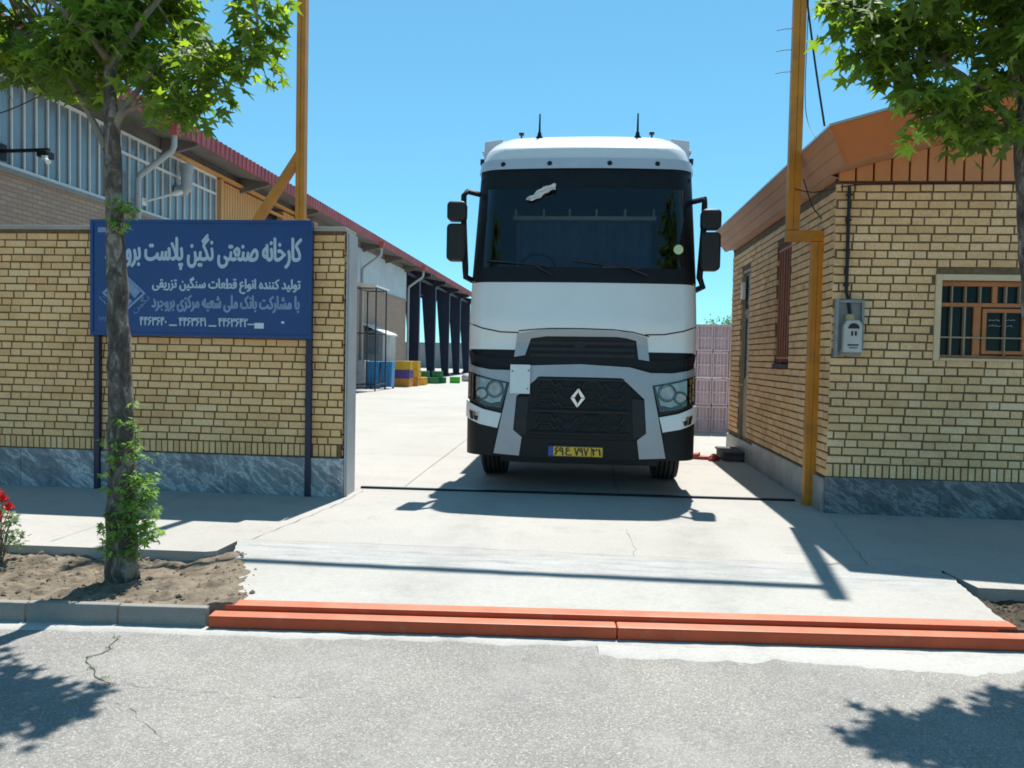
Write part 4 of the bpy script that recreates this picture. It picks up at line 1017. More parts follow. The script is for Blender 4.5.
# inside of the cab
m = MB(); m.box(-1.15, 1.15, .55, 2.22, 2.05, 2.10); m.box(-1.15, 1.15, 2.18, 2.22, 2.1, 3.6); m.box(-1.19, 1.19, .55, 2.22, 3.50, 3.54); m.box(-1.195, -1.155, .62, 2.23, 2.1, 3.499); m.box(1.155, 1.195, .62, 2.23, 2.1, 3.499); m.prism([(.32, 2.45), (.75, 2.50), (.85, 2.1), (.4, 2.0)], -1.14, 1.14, 'x')
inn = tp('interior', m, P('cab_interior', (.04, .04, .042), .8))
m = MB(); n = 40; vs = []; fs = []
for k in range(n+1): x = -.85+1.7*k/n; y = 1.45+.025*sin(k*1.9); vs += [(x, y, 2.1), (x, y, 3.2)]
for k in range(n): fs.append((2*k, 2*k+2, 2*k+3, 2*k+1))
m.add(vs, fs); tp('curtain', m, CURTAIN, inn, smooth=60)
m = MB(); m.box(-.88, .88, 1.28, 1.42, 3.20, 3.245)
for x in (-.85, -.5, -.18, .15, .5, .85): m.box(x-.012, x+.012, 1.28, 1.30, 3.245, 3.33)
tp('shelf', m, CREAM, inn)
m = MB(); c = Vector((-.55, .95, 2.55))
for k in range(20):
    a, b = 2*pi*k/20, 2*pi*(k+1)/20; m.tube([c+Vector((.22*cos(a), .12*sin(a)*.9, .19*sin(a))), c+Vector((.22*cos(b), .12*sin(b)*.9, .19*sin(b)))], .016, 6)
tp('steering_wheel', m, DGREY, inn)
for x in (-.55, .55):
    m = MB(); m.box(x-.24, x+.24, 1.0, 1.4, 2.1, 2.3); m.box(x-.22, x+.22, 1.36, 1.44, 2.3, 2.62); tp('seat', m, DGREY, inn, bevel=.03)
m = MB(); m.box(.22, .50, .45, .62, 2.50, 2.535); tp('papers', m, CREAM, inn)
# visor, roof
m = MB(); band(m, zr(3.585, 3.64, 2), 2.25, .006); tp('visor_band', m, BLACK, smooth=50)
m = MB(); band(m, [3.615, 3.625, 3.68, 3.735], 1.0, .022, range(5, NC-6)); vz = tp('sun_visor', m, VISOR, smooth=50)
m = MB()
for x in (-.93, -.40, .27, .80): m = MB(); m.lathe([(-.006, .028), (.004, .028)], (x, SY_(x, 3.672)-.022, 3.672), 'y', 12); tp('marker_lamp', m, BLACK, vz)
m = MB(); band(m, [3.636, 3.70, 3.74, 3.80, 3.86, 3.885, 3.93, 3.98, 4.05, 4.10, 4.16, 4.20, 4.225], 2.25, 0); top = ring(4.225, 2.25); m.add(top, [tuple(range(len(top)))])
rf = tp('roof', m, WHITE, smooth=60)
m = MB(); m.hexa([(-.27, 1.6, 4.226), (.33, 1.6, 4.226), (.33, 2.1, 4.226), (-.27, 2.1, 4.226)], [(-.25, 1.63, 4.265), (.31, 1.63, 4.265), (.31, 2.08, 4.265), (-.25, 2.08, 4.265)]); tp('roof_hatch', m, GREYCAB, rf, bevel=.01)
for x in (-.55, .60):
    m = MB(); y = SY_(x, 4.08); m.lathe([(0, .05), (.03, .05), (.06, .028), (.10, .02)], (x, y+.02, 4.05), 'z', 14); m.tube([(x, y+.02, 4.14), (x, y+.03, 4.37)], [.014, .009], 6); tp('antenna', m, BLACK, smooth=True)
for s in (-1, 1):
    m = MB(); m.hexa([(s*1.12, 1.3, 3.75), (s*1.275, 1.35, 3.75), (s*1.285, 2.3, 3.75), (s*1.12, 2.3, 3.75)], [(s*1.02, 1.3, 4.20), (s*1.265, 1.35, 4.18), (s*1.275, 2.3, 4.2), (s*1.02, 2.3, 4.22)]); m.box(s*1.255, s*1.295, 1.34, 2.3, 4.03, 4.06); dfl = tp('side_deflector', m, TRAILER, bevel=.01)
    m = MB(); m.box(s*1.27, s*1.32, 1.37, 1.5, 3.90, 3.97); tp('side_marker', m, DGREY, dfl)
    m = MB(); m.tube([(s*.80, 1.3, 4.16), (s*.80, 1.3, 4.27)], .012, 6); m.box(s*.80-.03, s*.80+.03, 1.27, 1.33, 4.245, 4.27); tp('roof_bracket', m, DGREY)
# mirrors
def rrect(x0, x1, z0, z1, r, n=5):
    p = []
    for cx, cz, a0 in ((x1-r, z1-r, 0), (x0+r, z1-r, 90), (x0+r, z0+r, 180), (x1-r, z0+r, 270)):
        for k in range(n+1): a = radians(a0+90*k/n); p.append((cx+r*cos(a), cz+r*sin(a)))
    return p
for s in (-1, 1):
    dz = -.01 if s < 0 else -.09; ix = 0 if s < 0 else .045; m = MB()
    y = .42
    m.tube([(s*1.20, y+.1, 3.36+dz), (s*1.33, y-.02, 3.37+dz), (s*(1.365-ix), y-.05, 3.32+dz), (s*(1.365-ix), y-.05, 3.1+dz), (s*(1.345-ix), y-.05, 2.72+dz), (s*(1.335-ix), y-.04, 2.50+dz), (s*1.33, y-.03, 2.40+dz), (s*1.24, y+.12, 2.36+dz)], [.032, .032, .032, .034, .034, .036, .036, .036], 8)
    m.box(s*(1.33-ix), s*(1.44-ix), y-.08, y-.02, 3.12+dz, 3.19+dz); m.box(s*(1.33-ix), s*(1.44-ix), y-.08, y-.02, 2.75+dz, 2.82+dz); ar = tp('mirror_arm', m, BLACK, smooth=40)
    for (z0, z1, x0, x1) in ((2.57, 2.99, 1.325-ix, 1.54-ix), (3.02, 3.24, 1.325-ix, 1.54-ix)):
        m = MB(); p = rrect(x0, x1, z0+dz, z1+dz, .05); p = p if s > 0 else [(-a, b) for a, b in p]; m.prism(p, y-.16, y+.0); mc = tp('mirror', m, DGREY, smooth=50, bevel=.025)
        m = MB(); p = rrect(x0+.02, x1-.02, z0+.02+dz, z1-.02+dz, .04); p = p if s > 0 else [(-a, b) for a, b in p]; m.prism(p, y+.001, y+.006); tp('mirror_glass', m, CHROME, mc)
# sides below, wheels, chassis, trailer
for s in (-1, 1):
    arch = [(1.42+.62*cos(a), .52+.62*sin(a)) for a in [pi*k/14 for k in range(15)]]
    m = MB(); m.prism([(.795, 1.6), (.795, .52)]+[p for p in reversed(arch)][0:0]+[(1.42-.62*cos(a), max(.5, .52+.62*sin(a))) for a in [pi*k/14 for k in range(15)]]+[(2.25, .52), (2.25, 1.6)], s*1.215, s*1.265, 'x'); tp('side_panel', m, WHITE)
    m = MB(); m.prism([(1.05, 2.46), (1.75, 2.46), (1.75, 3.3), (.95, 3.3)], s*1.245, s*1.262, 'x'); tp('side_window', m, DARKGLASS)
    m = MB(); m.box(s*1.26, s*1.30, 1.72, 1.9, 2.2, 2.24); tp('door_handle', m, DGREY)
def wheel(x, y, parent, dual=False):
    s = 1 if x > 0 else -1; w = .15; m = MB(); c = (x, y, .50)
    pr_ = [(-w, .30), (-w, .44), (-w*.9, .48)]
    for k in range(5):
        a = -w*.82+k*w*.37; pr_ += [(a, .50), (a+w*.20, .50), (a+w*.215, .482), (a+w*.345, .482)]
    pr_ += [(w*.9, .48), (w, .44), (w, .30)]
    m.lathe(pr_, c, 'x', 40); wh = tp('wheel', m, RUBBER, parent)
    m = MB(); m.lathe([(s*.02, .298), (s*.13, .298), (s*.12, .26), (s*.03, .22), (s*.05, .12), (s*.10, .10), (s*.10, .02)], c, 'x', 28); tp('rim', m, STEEL, wh)
for x in (-1.06, 1.06): wheel(x, 1.46, tr)
for y in (5.2, 9.6, 10.9, 12.2):
    for x in (-1.06, 1.06): wheel(x, y, tr)
m = MB()
for s in (-1, 1): m.box(s*.32, s*.44, .7, 6.2, .75, 1.02)
m.box(-1.0, 1.0, 1.36, 1.56, .42, .58); m.box(-.9, .9, 5.1, 5.3, .4, .6); m.box(-.85, .85, .25, .6, .45, .8); m.box(-.7, .7, .75, 2.2, .62, 1.5); m.box(-.5, .5, 9.3, 12.6, .5, 1.0); m.box(-1.2, -.55, 2.5, 4.2, .5, 1.0); m.box(.55, 1.2, 2.5, 4.2, .5, 1.0)
tp('chassis', m, BLACK)
m = MB(); m.box(-1.24, 1.24, 2.95, 13.6, 1.15, 3.95); trl = tp('trailer', m, TRAILER, bevel=.03)
m = MB(); m.box(-1.25, 1.25, 13.601, 13.64, 1.1, 3.9); tp('tail_door', m, WHITE, trl)
# white rag hanging at the head of the windscreen
m = MB(); vs = []; fs = []
for i in range(13):
    u = i/12; x = TX-.66+.33*u; z = 3.325+.135*u-.012*sin(u*6); w = .032*sin(min(1, u*1.5+.15)*pi*.55)+.008
    for k in range(7):
        v = k/6-.5; vs.append((x+.25*v*w, TY+TS*SY_((x-TX)/TS, z/TS)-.045-.025*sin(k*1.7+i*.6)-.02*u, z+2*v*w+.008*sin(i*1.9+k)))
for i in range(12):
    for k in range(6): fs.append((7*i+k, 7*(i+1)+k, 7*(i+1)+k+1, 7*i+k+1))
m.add(vs, fs); rag = m.build('rag', CLOTH, org=(TX-.4, TY+.3, 3.2), smooth=60); tag(rag, 'crumpled white rag hanging at the top of the truck windscreen', 'rag'); so_ = rag.modifiers.new('thick', 'SOLIDIFY'); so_.thickness = .01

# ================================================================== FACTORY (left of the yard)
FX = -9.8
t = thing('factory', 'long factory hall with red ribbed roof edge, glazed and ochre upper walls', 'factory', (-12, 25, 0))
m = MB(); m.box(FX-.3, FX, 5, 42.3, 0, 4.5); m.box(-26, FX-.301, 42.0, 42.3, 0, 7.0); m.box(FX-.3, FX+.05, 15.15, 15.55, 4.501, 6.149); m.build('wall', FBRICK, t)
m = MB(); m.box(FX-.1, FX+.06, 5, 42.3, 4.46, 4.54); m.build('sill_band', CONC_K, t)
def glazing(y0, y1, z0, z1, rails, sp):
    m = MB(); y = y0
    while y <= y1+.01: m.box(FX-.02, FX+.012, y-.014, y+.014, z0, z1); y += sp
    for z in rails: m.box(FX-.025, FX+.02, y0, y1, z-.028, z+.028)
    w = m.build('window', FWHITE, t); m = MB(); m.box(FX-.06, FX-.03, y0, y1, z0, z1); m.build('pane', FGLASS, w)
glazing(5, 15.1, 4.55, 6.12, (4.58, 6.08), .30); glazing(15.62, 19.9, 4.55, 6.13, (4.58, 5.68, 6.1), .33)
def corr(y0, y1, z0, z1, mat, p=.16, d=.03, name='cladding'):
    m = MB(); y = y0; vs = []; fs = []; k = 0
    while y < y1-.01:
        e = min(y+p, y1); h = (e-y)/4
        for a, b, da, db in ((y, y+h, 0, 0), (y+h, y+1.6*h, 0, d), (y+1.6*h, y+3.4*h, d, d), (y+3.4*h, e, d, 0)):
            m.add([(FX+da, a, z0), (FX+db, b, z0), (FX+db, b, z1), (FX+da, a, z1)], [(0, 1, 2, 3)])
        y = e
    m.add([(FX, y0, z1), (FX, y1, z1), (FX-.2, y1, z1), (FX-.2, y0, z1)], [(0, 1, 2, 3)]); m.box(FX-.2, FX-.01, y0, y1, z0, z1-.002)
    return m.build(name, mat, t, fixn=False)
corr(20.15, 23.0, 4.545, 6.08, YPANEL); corr(24.5, 27.5, 4.545, 6.08, YPANEL); corr(27.55, 42.25, 4.545, 6.14, FPANEL, .28)
m = MB(); m.box(FX-.05, FX+.1, 20.0, 20.14, 4.545, 6.1); m.box(FX-.02, FX+.12, 17.4, 27.5, 6.14, 6.21); m.box(FX-.02, FX+.06, 23.0, 24.5, 5.85, 5.92); m.build('ochre_trim', YPANEL, t)
m = MB(); m.box(FX-.25, FX-.2, 23.0, 24.5, 4.545, 6.08); m.build('window', BLACK, t)
# roof: ribbed red sheet with a deep eave
EX, EZ0, EZ1, RS = -8.9, 6.27, 6.60, .17
m = MB(); y = 7.0
m.hexa([(EX-17, 7, EZ1+17*RS-.06), (EX, 7, EZ1-.06), (EX, 67.5, EZ1-.06), (EX-17, 67.5, EZ1+17*RS-.06)], [(EX-17, 7, EZ1+17*RS), (EX, 7, EZ1), (EX, 67.5, EZ1), (EX-17, 67.5, EZ1+17*RS)])
m.box(EX-.02, EX, 7, 67.5, EZ0, EZ1-.061)
while y < 67.4:
    m.hexa([(EX, y, EZ0), (EX+.016, y+.03, EZ0), (EX+.016, y+.10, EZ0), (EX, y+.13, EZ0)], [(EX-.02, y, EZ1+.012), (EX+.016, y+.03, EZ1+.01), (EX+.016, y+.10, EZ1+.01), (EX-.02, y+.13, EZ1+.012)]); y += .24
m.build('roof', ROOFRED, t)
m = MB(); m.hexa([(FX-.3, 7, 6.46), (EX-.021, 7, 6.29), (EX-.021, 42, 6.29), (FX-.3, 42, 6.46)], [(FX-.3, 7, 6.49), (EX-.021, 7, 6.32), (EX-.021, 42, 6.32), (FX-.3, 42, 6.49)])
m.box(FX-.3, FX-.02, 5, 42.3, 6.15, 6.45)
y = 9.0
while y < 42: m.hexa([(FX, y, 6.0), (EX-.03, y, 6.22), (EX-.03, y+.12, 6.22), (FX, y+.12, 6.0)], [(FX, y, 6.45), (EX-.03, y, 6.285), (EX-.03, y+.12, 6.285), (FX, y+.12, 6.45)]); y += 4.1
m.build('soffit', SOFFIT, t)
for y in (16.1, 33.4, 42.45):
    m = MB(); m.tube([(EX+.03, y, 6.25), (EX+.02, y, 5.92), (EX-.02, y, 5.82), (FX+.16, y+.0, 5.30), (FX+.10, y, 5.2), (FX+.10, y, .1)], .065, 10); dp = m.build('drainpipe', DUCT, t, smooth=40)
    m = MB(); m.hexa([(EX-.02, y-.08, 6.14), (EX+.12, y-.08, 6.14), (EX+.12, y+.08, 6.14), (EX-.02, y+.08, 6.14)], [(EX-.02, y-.2, 6.42), (EX+.2, y-.2, 6.42), (EX+.2, y+.2, 6.42), (EX-.02, y+.2, 6.42)]); m.build('hopper', RUST, dp)
m = MB(); m.tube([(FX, 17.9, 5.35), (FX+.2, 17.9, 5.35), (FX+.25, 17.9, 5.4), (FX+.25, 17.9, 5.75)], .13, 12); m.lathe([(0, .15), (.22, .15)], (FX+.25, 17.9, 5.75), 'z', 14); m.build('exhaust_duct', DUCT, t, smooth=40)
for y in (44.9, 49.9, 55.2, 60.2, 65.4):             # navy portal frames of the open shed
    m = MB(); m.prism([(FX-.25, 0), (FX+.22, 0), (FX+.24, 6.15), (FX-.75, 6.15)], y-.14, y+.14); m.prism([(FX+.9, 6.10), (FX+.9, 6.25), (FX-14, 6.4+14*RS), (FX-14, 6.0+14*RS), (FX-.8, 5.7)], y-.13, y+.13)
    m.box(FX-.35, FX+.32, y-.25, y+.25, 0, .12); m.build('column', FNAVY, t)
m = MB(); m.box(FX-.05, FX+.1, 42.31, 67, 5.95, 6.09); m.box(FX-.6, FX-.5, 42.31, 67, 5.3, 5.42); m.build('purlin', FNAVY, t)
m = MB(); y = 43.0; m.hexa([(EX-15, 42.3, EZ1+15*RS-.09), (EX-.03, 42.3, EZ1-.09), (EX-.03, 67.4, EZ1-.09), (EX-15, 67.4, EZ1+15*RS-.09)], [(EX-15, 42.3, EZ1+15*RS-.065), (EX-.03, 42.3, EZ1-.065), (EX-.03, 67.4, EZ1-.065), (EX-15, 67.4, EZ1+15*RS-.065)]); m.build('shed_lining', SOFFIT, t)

def armlamp(name, label, p, q_, head, mat):
    t = thing(name, label, 'lamp', p); m = MB(); m.tube([p, q_], .025, 7); m.box(p[0]-.01, p[0]+.02, p[1]-.08, p[1]+.08, p[2]-.08, p[2]+.08); m.build('arm', mat, t, smooth=True)
    m = MB(); h = Vector(q_); d = (Vector(q_)-Vector(p)).normalized(); a, b = h-d*.02, h+d*.26
    m.tube([a, h+d*.04, h+d*.12, h+d*.22, b], [.02, .05, .065, .05, .02], 10); m.build('lamp_head', head, t, smooth=True)
    return t
armlamp('wall_lamp', 'pale street type lamp on a slanted arm on the factory glazing, above the signboard', (FX+.05, 16.4, 4.78), (FX+.58, 16.6, 4.98), LAMPW, FWHITE)
t = thing('floodlight', 'black floodlight on a long bracket arm before the brick factory wall, left edge', 'lamp', (FX, 12.2, 4.78))
m = MB(); m.obox((FX, 12.2, 4.78), (FX+.9, 12.2, 4.80), .05, .05); m.box(FX, FX+.03, 12.05, 12.35, 4.65, 4.92); m.build('arm', BLACK, t)
m = MB(); m.hexa([(FX+.74, 12.1, 4.67), (FX+.93, 12.1, 4.65), (FX+.93, 12.3, 4.65), (FX+.74, 12.3, 4.67)], [(FX+.74, 12.1, 4.775), (FX+.93, 12.1, 4.775), (FX+.93, 12.3, 4.775), (FX+.74, 12.3, 4.775)]); fh = m.build('lamp_head', BLACK, t, bevel=.02)
m = MB(); m.box(FX+.88, FX+.96, 12.04, 12.09, 4.60, 4.67); m.tube([(FX+.93, 12.06, 4.61), (FX+1.03, 12.0, 4.55)], [.03, .045], 8); m.build('sensor', LAMPW, fh)
cable([(-16, 9.5, 4.35), (-8.6, 9.3, 4.55), (-7.6, 9.2, 4.85), (-6.6, 9.0, 5.2), (-5.0, 8.8, 6.0)], .012, 'upper black cable sagging across the factory windows towards the tree')
cable([(-16, 9.5, 4.25), (-8.8, 9.4, 4.35), (-7.6, 9.3, 4.45), (-6.6, 9.1, 4.7), (-5.2, 8.9, 5.2)], .008, 'lower thinner cable sagging across the factory windows')

# things standing in the yard
t = thing('steel_rack', 'tall thin steel frame with a white sheet top behind the street wall', 'frame', (-8.5, 31, 0))
for x, y in ((-9.0, 30.2), (-8.2, 30.2), (-9.0, 31.8), (-8.2, 31.8)):
    m = MB(); m.box(x-.025, x+.025, y-.025, y+.025, 0, 4.15); m.build('post', FNAVY, t)
m = MB()
for z in (.25, 2.3, 4.1):
    m.box(-8.975, -8.225, 30.18, 30.22, z, z+.04); m.box(-8.975, -8.225, 31.78, 31.82, z, z+.04); m.box(-9.02, -8.98, 30.225, 31.775, z, z+.04); m.box(-8.22, -8.18, 30.225, 31.775, z, z+.04)
m.build('rails', FNAVY, t)
m = MB(); m.hexa([(-9.3, 29.9, 4.3), (-8.12, 29.9, 4.15), (-8.12, 32.0, 4.15), (-9.3, 32.0, 4.3)], [(-9.3, 29.9, 4.38), (-8.12, 29.9, 4.22), (-8.12, 32.0, 4.22), (-9.3, 32.0, 4.38)]); m.build('top_sheet', AWNING, t)
t = thing('lean_to', 'grey sheet metal lean-to with a white sloping awning at the factory wall', 'shed', (-9.3, 35.4, 0))
m = MB(); m.box(FX+.02, -8.95, 34.2, 36.6, 0, 2.55); m.build('wall', SHED, t, bevel=.01)
m = MB(); m.hexa([(FX+.02, 33.6, 2.83), (-8.62, 33.6, 2.34), (-8.62, 35.6, 2.34), (FX+.02, 35.6, 2.83)], [(FX+.02, 33.6, 2.88), (-8.62, 33.6, 2.40), (-8.62, 35.6, 2.40), (FX+.02, 35.6, 2.88)]); m.build('awning', AWNING, t)
m = MB(); m.box(-9.6, -9.15, 34.17, 34.199, 1.5, 2.3); m.build('window', FGLASS, t)
def cabinet(x, y, w, d, h, mat, label):
    t = thing('cabinet', label, 'cabinet', (x, y, 0)); m = MB(); m.box(x-w/2, x+w/2, y-d/2, y+d/2, .06, h); m.box(x-w/2+.05, x+w/2-.05, y-d/2+.05, y+d/2-.05, 0, .06); m.build('body', mat, t, bevel=.015)
    for s in (-1, 1):
        m = MB(); m.box(x+s*w/4-w/4+.015, x+s*w/4+w/4-.015, y-d/2-.015, y-d/2-.001, .1, h-.05); dd = m.build('door', mat, t, bevel=.004); m = MB(); m.box(x+s*.03-.008, x+s*.03+.008, y-d/2-.035, y-d/2-.016, h*.5, h*.5+.14); m.build('handle', STEEL, dd)
cabinet(-9.5, 32.5, .62, .6, 1.22, GREYCAB, 'pale grey metal cabinet beside the blue bins inside the yard')
for k, (x, y, lab) in enumerate(((-8.93, 32.7, 'tall blue plastic bin next to the grey cabinet'), (-8.36, 32.9, 'tall blue plastic bin next to the yellow crates'))):
    t = thing('bin', lab, 'bin', (x, y, 0)); m = MB(); m.hexa([(x-.21, y-.24, .08), (x+.21, y-.24, .08), (x+.21, y+.24, .08), (x-.21, y+.24, .08)], [(x-.245, y-.28, 1.12), (x+.245, y-.28, 1.12), (x+.245, y+.28, 1.12), (x-.245, y+.28, 1.12)])
    for xx in (-.14, 0, .14): m.box(x+xx-.02, x+xx+.02, y-.285, y-.24, .2, 1.0)
    m.build('body', BLUECR, t, bevel=.01); m = MB(); m.box(x-.26, x+.26, y-.3, y+.3, 1.122, 1.18); m.build('lid', BLUECR, t, bevel=.015); m = MB()
    for xx in (-.18, .18): m.lathe([(-.03, .08), (.03, .08)], (x+xx, y+.2, .08), 'x', 14)
    m.build('wheels', RUBBER, t)
def putcrate(x, y, z, w, d, h, mat, label, group):
    t = thing('crate', label, 'crate', (x, y, z), group); t['_o'] = (0, 0, 0); crate(w, d, h, mat, 4).build('shell', mat, t, (0, 0, 0)); m = MB(); m.box(-w/2-.004, w/2+.004, -d/2-.004, d/2+.004, h-.03, h-.002); m.build('rim', mat, t, (0, 0, 0)); t.rotation_euler = (0, 0, rnd(-.05, .05))
G1 = 'yellow and orange crates stacked in the yard'
for (x, y, z, mat, lab) in ((-8.24, 35.2, 0, ORCR, 'orange crate on the ground under the purple crate'), (-8.24, 35.2, .40, PURCR, 'purple crate in the middle of the yellow crate stack'), (-8.20, 35.2, .80, YELCR, 'yellow crate lying on top of the purple crate'),
                            (-8.10, 36.4, 0, ORCR, 'orange crate on the ground behind the crate under the purple one'), (-8.10, 36.4, .40, YELCR, 'yellow crate on the rear orange crate, half hidden'), (-8.10, 36.4, .80, YELCR, 'topmost yellow crate of the rear column'), (-8.02, 37.6, 0, YELCR, 'yellow crate on the ground nearest the green crates')):
    putcrate(x, y, z, .78 if mat is not YELCR or z < .5 else .72, .7, .39, mat, lab, G1)
G2 = 'green crates on the yard floor'
for (x, y, z, lab) in ((-8.25, 39.6, 0, 'dark green crate on the ground next to the yellow crates'), (-7.68, 39.8, 0, 'dark green crate in the middle of the green row'), (-7.45, 40.6, 0, 'dark green crate on the ground at the right end of the green row'),
                       (-8.2, 39.9, .33, 'green crate stacked on the crate next to the yellow ones'), (-7.55, 40.2, .33, 'green crate stacked on the middle crate of the green row')):
    putcrate(x, y, z, .52, .4, .32, GRNCR, lab, G2)
putcrate(-6.78, 41.2, 0, .5, .4, .34, LIMECR, 'bright lime green crate standing apart near the truck', G2)
for k, (x, y, z, lab) in enumerate(((-6.55, 44.2, 0, 'pale grey sack lying by the navy columns, left of the pair'), (-6.0, 44.6, 0, 'pale grey sack lying by the navy columns, beside the truck'))):
    m = MB(); vs = []; fs = []
    for j in range(9):
        for i in range(16):
            th = pi*j/8; ph = 2*pi*i/16; r = 1+.18*fbm(cos(ph)*1.3+k, sin(ph)*1.3, th)
            vs.append((x+.36*sin(th)*cos(ph)*r, y+.3*sin(th)*sin(ph)*r, max(0, .2+.26*cos(th)*r)))
    for j in range(8):
        for i in range(16): fs.append((16*j+i, 16*j+(i+1) % 16, 16*(j+1)+(i+1) % 16, 16*(j+1)+i))
    m.add(vs, fs); tag(m.build('sack', SACK, org=(x, y, 0), smooth=60), lab, 'sack', 'grey sacks by the shed columns')

# ================================================================== TREES
LEAFP = [(0, 0), (.40, -.06), (.17, .17), (.55, .52), (.13, .47), (0, 1), (-.13, .47), (-.55, .52), (-.17, .17), (-.40, -.06)]
def leaf(mb, p, tip, nrm, size, tone):
    t = Vector(tip).normalized(); n = Vector(nrm); n = (n-t*n.dot(t)).normalized(); s = t.cross(n)
    cv = rnd(.05, .35); fo = rnd(.0, .3); vs = []
    for (x, y) in LEAFP: vs.append(p+(s*x+t*y-n*(cv*y*y+fo*abs(x)))*size)
    mb.add(vs, [(0, 1, 2, 3, 4, 5), (0, 5, 6, 7, 8, 9)], 0, tone)
def cluster(mb, c, r, n, size, droop=.5, base=.5, sd=.2):
    c = Vector(c)
    for _ in range(n):
        d = Vector((random.gauss(0, 1), random.gauss(0, 1), random.gauss(0, .75))); d = d.normalized()*r*random.random()**.5
        h = Vector((d.x, d.y, 0)); h = h.normalized() if h.length > .01 else Vector((1, 0, 0))
        a = rnd(-1.2, 1.2); h = Vector((h.x*cos(a)-h.y*sin(a), h.x*sin(a)+h.y*cos(a), 0))
        leaf(mb, c+d, h+Vector((0, 0, -droop+random.gauss(0, .35))), Vector((random.gauss(0, .65), random.gauss(0, .65), 1)), size*rnd(.65, 1.2), min(1, max(0, random.gauss(base, sd))))
def crown_points(c, rad, n, reject=None):
    out = []
    while len(out) < n:
        p = Vector((rnd(-1, 1), rnd(-1, 1), rnd(-1, 1)))
        if not .25 < p.length < 1: continue
        w = Vector((c[0]+p.x*rad[0], c[1]+p.y*rad[1], c[2]+p.z*rad[2]))
        if reject and reject(w): continue
        if noise.noise(w*1.4) < -.22: continue
        out.append(w)
    return out
def bezier(a, b, c, n=7): 
    a, b, c = Vector(a), Vector(b), Vector(c); return [(1-k/n)**2*a+2*(1-k/n)*(k/n)*b+(k/n)**2*c for k in range(n+1)]
def tree(name, label, base, trunk, rs, limbs, pts, size, nleaf, rcl, leafm, cat='tree', extra=()):
    t = thing(name, label, cat, base)
    m = MB(); tr_ = []; rr = []
    for i in range(len(trunk)-1):
        for k in range(6): u = k/6; tr_.append(Vector(trunk[i]).lerp(Vector(trunk[i+1]), u)); rr.append(rs[i]+(rs[i+1]-rs[i])*u)
    tr_.append(Vector(trunk[-1])); rr.append(rs[-1]); m.tube(tr_, rr, 20, jit=.28)
    m.build('trunk', BARK, t, smooth=True)
    ends = list(tr_[len(tr_)*2//3:])
    for (a, b, c, r) in limbs:
        m = MB(); q_ = bezier(a, b, c); m.tube(q_, [r*(1-.6*k/7) for k in range(8)], 8, jit=.15); m.build('limb', TWIG, t, smooth=True); ends += q_[2:]
    m = MB(); tw = MB()
    for p in pts:
        e = min(ends, key=lambda q_: (q_-p).length)
        tw.tube(bezier(e, e.lerp(p, .5)+Vector((0, 0, .06)), p, 4), [.011, .009, .008, .006, .004], 5)
        cluster(m, p, rcl*rnd(.7, 1.2), int(nleaf*rnd(.6, 1.3)), size)
    for (p, r, n, sz, tone) in extra: cluster(m, p, r, n, sz, .5, tone)
    tw.build('twigs', TWIG, t, smooth=True)
    m.build('crown', leafm, t, fixn=False)
    return t
random.seed(11)
def pxl(x, y, Y=4.9): k = Y/4.9; return Vector((((x-111)*.00636-3.14)*k, Y, 1.53+(1.639+(100-y)*.00636)*k))
trunkL = [(-3.055, 4.89, -.08), (-3.055, 4.89, .12), (-3.06, 4.89, .6), (-3.075, 4.90, 1.3), (-3.09, 4.9, 1.9), (-3.12, 4.9, 2.6), (-3.14, 4.9, 3.17), (-3.2, 4.95, 3.9), (-3.32, 5.02, 5.4)]
ptsL = crown_points((-3.52, 5.0, 4.16), (1.02, .72, .90), 128, lambda w: (w.x < -3.5 and w.z < 3.42) or w.x > -2.78)
ptsL += crown_points((-3.42, 5.05, 5.35), (.80, .6, .95), 40)
ptsL += [pxl(*a) for a in ((205, 104, 4.8), (188, 88, 5.0), (212, 78, 4.9), (228, 72, 4.95), (250, 64, 4.9), (264, 60, 4.9), (272, 44, 4.95), (268, 24, 4.9), (272, 4, 4.95), (264, -20, 4.9), (170, 80, 4.9), (150, 92, 4.9), (180, 108, 4.8), (218, 58, 5.0), (30, 62, 4.9), (12, 56, 5.1), (52, 60, 4.8), (70, 55, 5.0), (146, 70, 4.9), (205, 58, 4.7), (195, 40, 5.0))]
tree('plane_tree', 'plane tree with ivy-like sprouts on its trunk, in front of the blue signboard', (-3.055, 4.89, 0), trunkL, [.118, .100, .085, .073, .063, .052, .040, .034, .024],
     [(pxl(106, 150), pxl(95, 125), pxl(50, 55), .030), (pxl(113, 132), pxl(122, 105), pxl(172, 58), .030), (pxl(116, 122), pxl(135, 100), pxl(205, 92), .020), (pxl(160, 66), pxl(215, 62), pxl(272, 40), .016), (pxl(270, 42), pxl(268, 15), pxl(255, -40), .010),
      (pxl(108, 70), pxl(130, 30), pxl(190, -30, 5.2), .03), (pxl(108, 60), pxl(80, 20, 4.7), pxl(20, -20, 4.5), .03), (pxl(105, 40), pxl(60, 20, 5.2), pxl(10, 20, 5.4), .02)],
     ptsL, .118, 40, .19, LEAF)
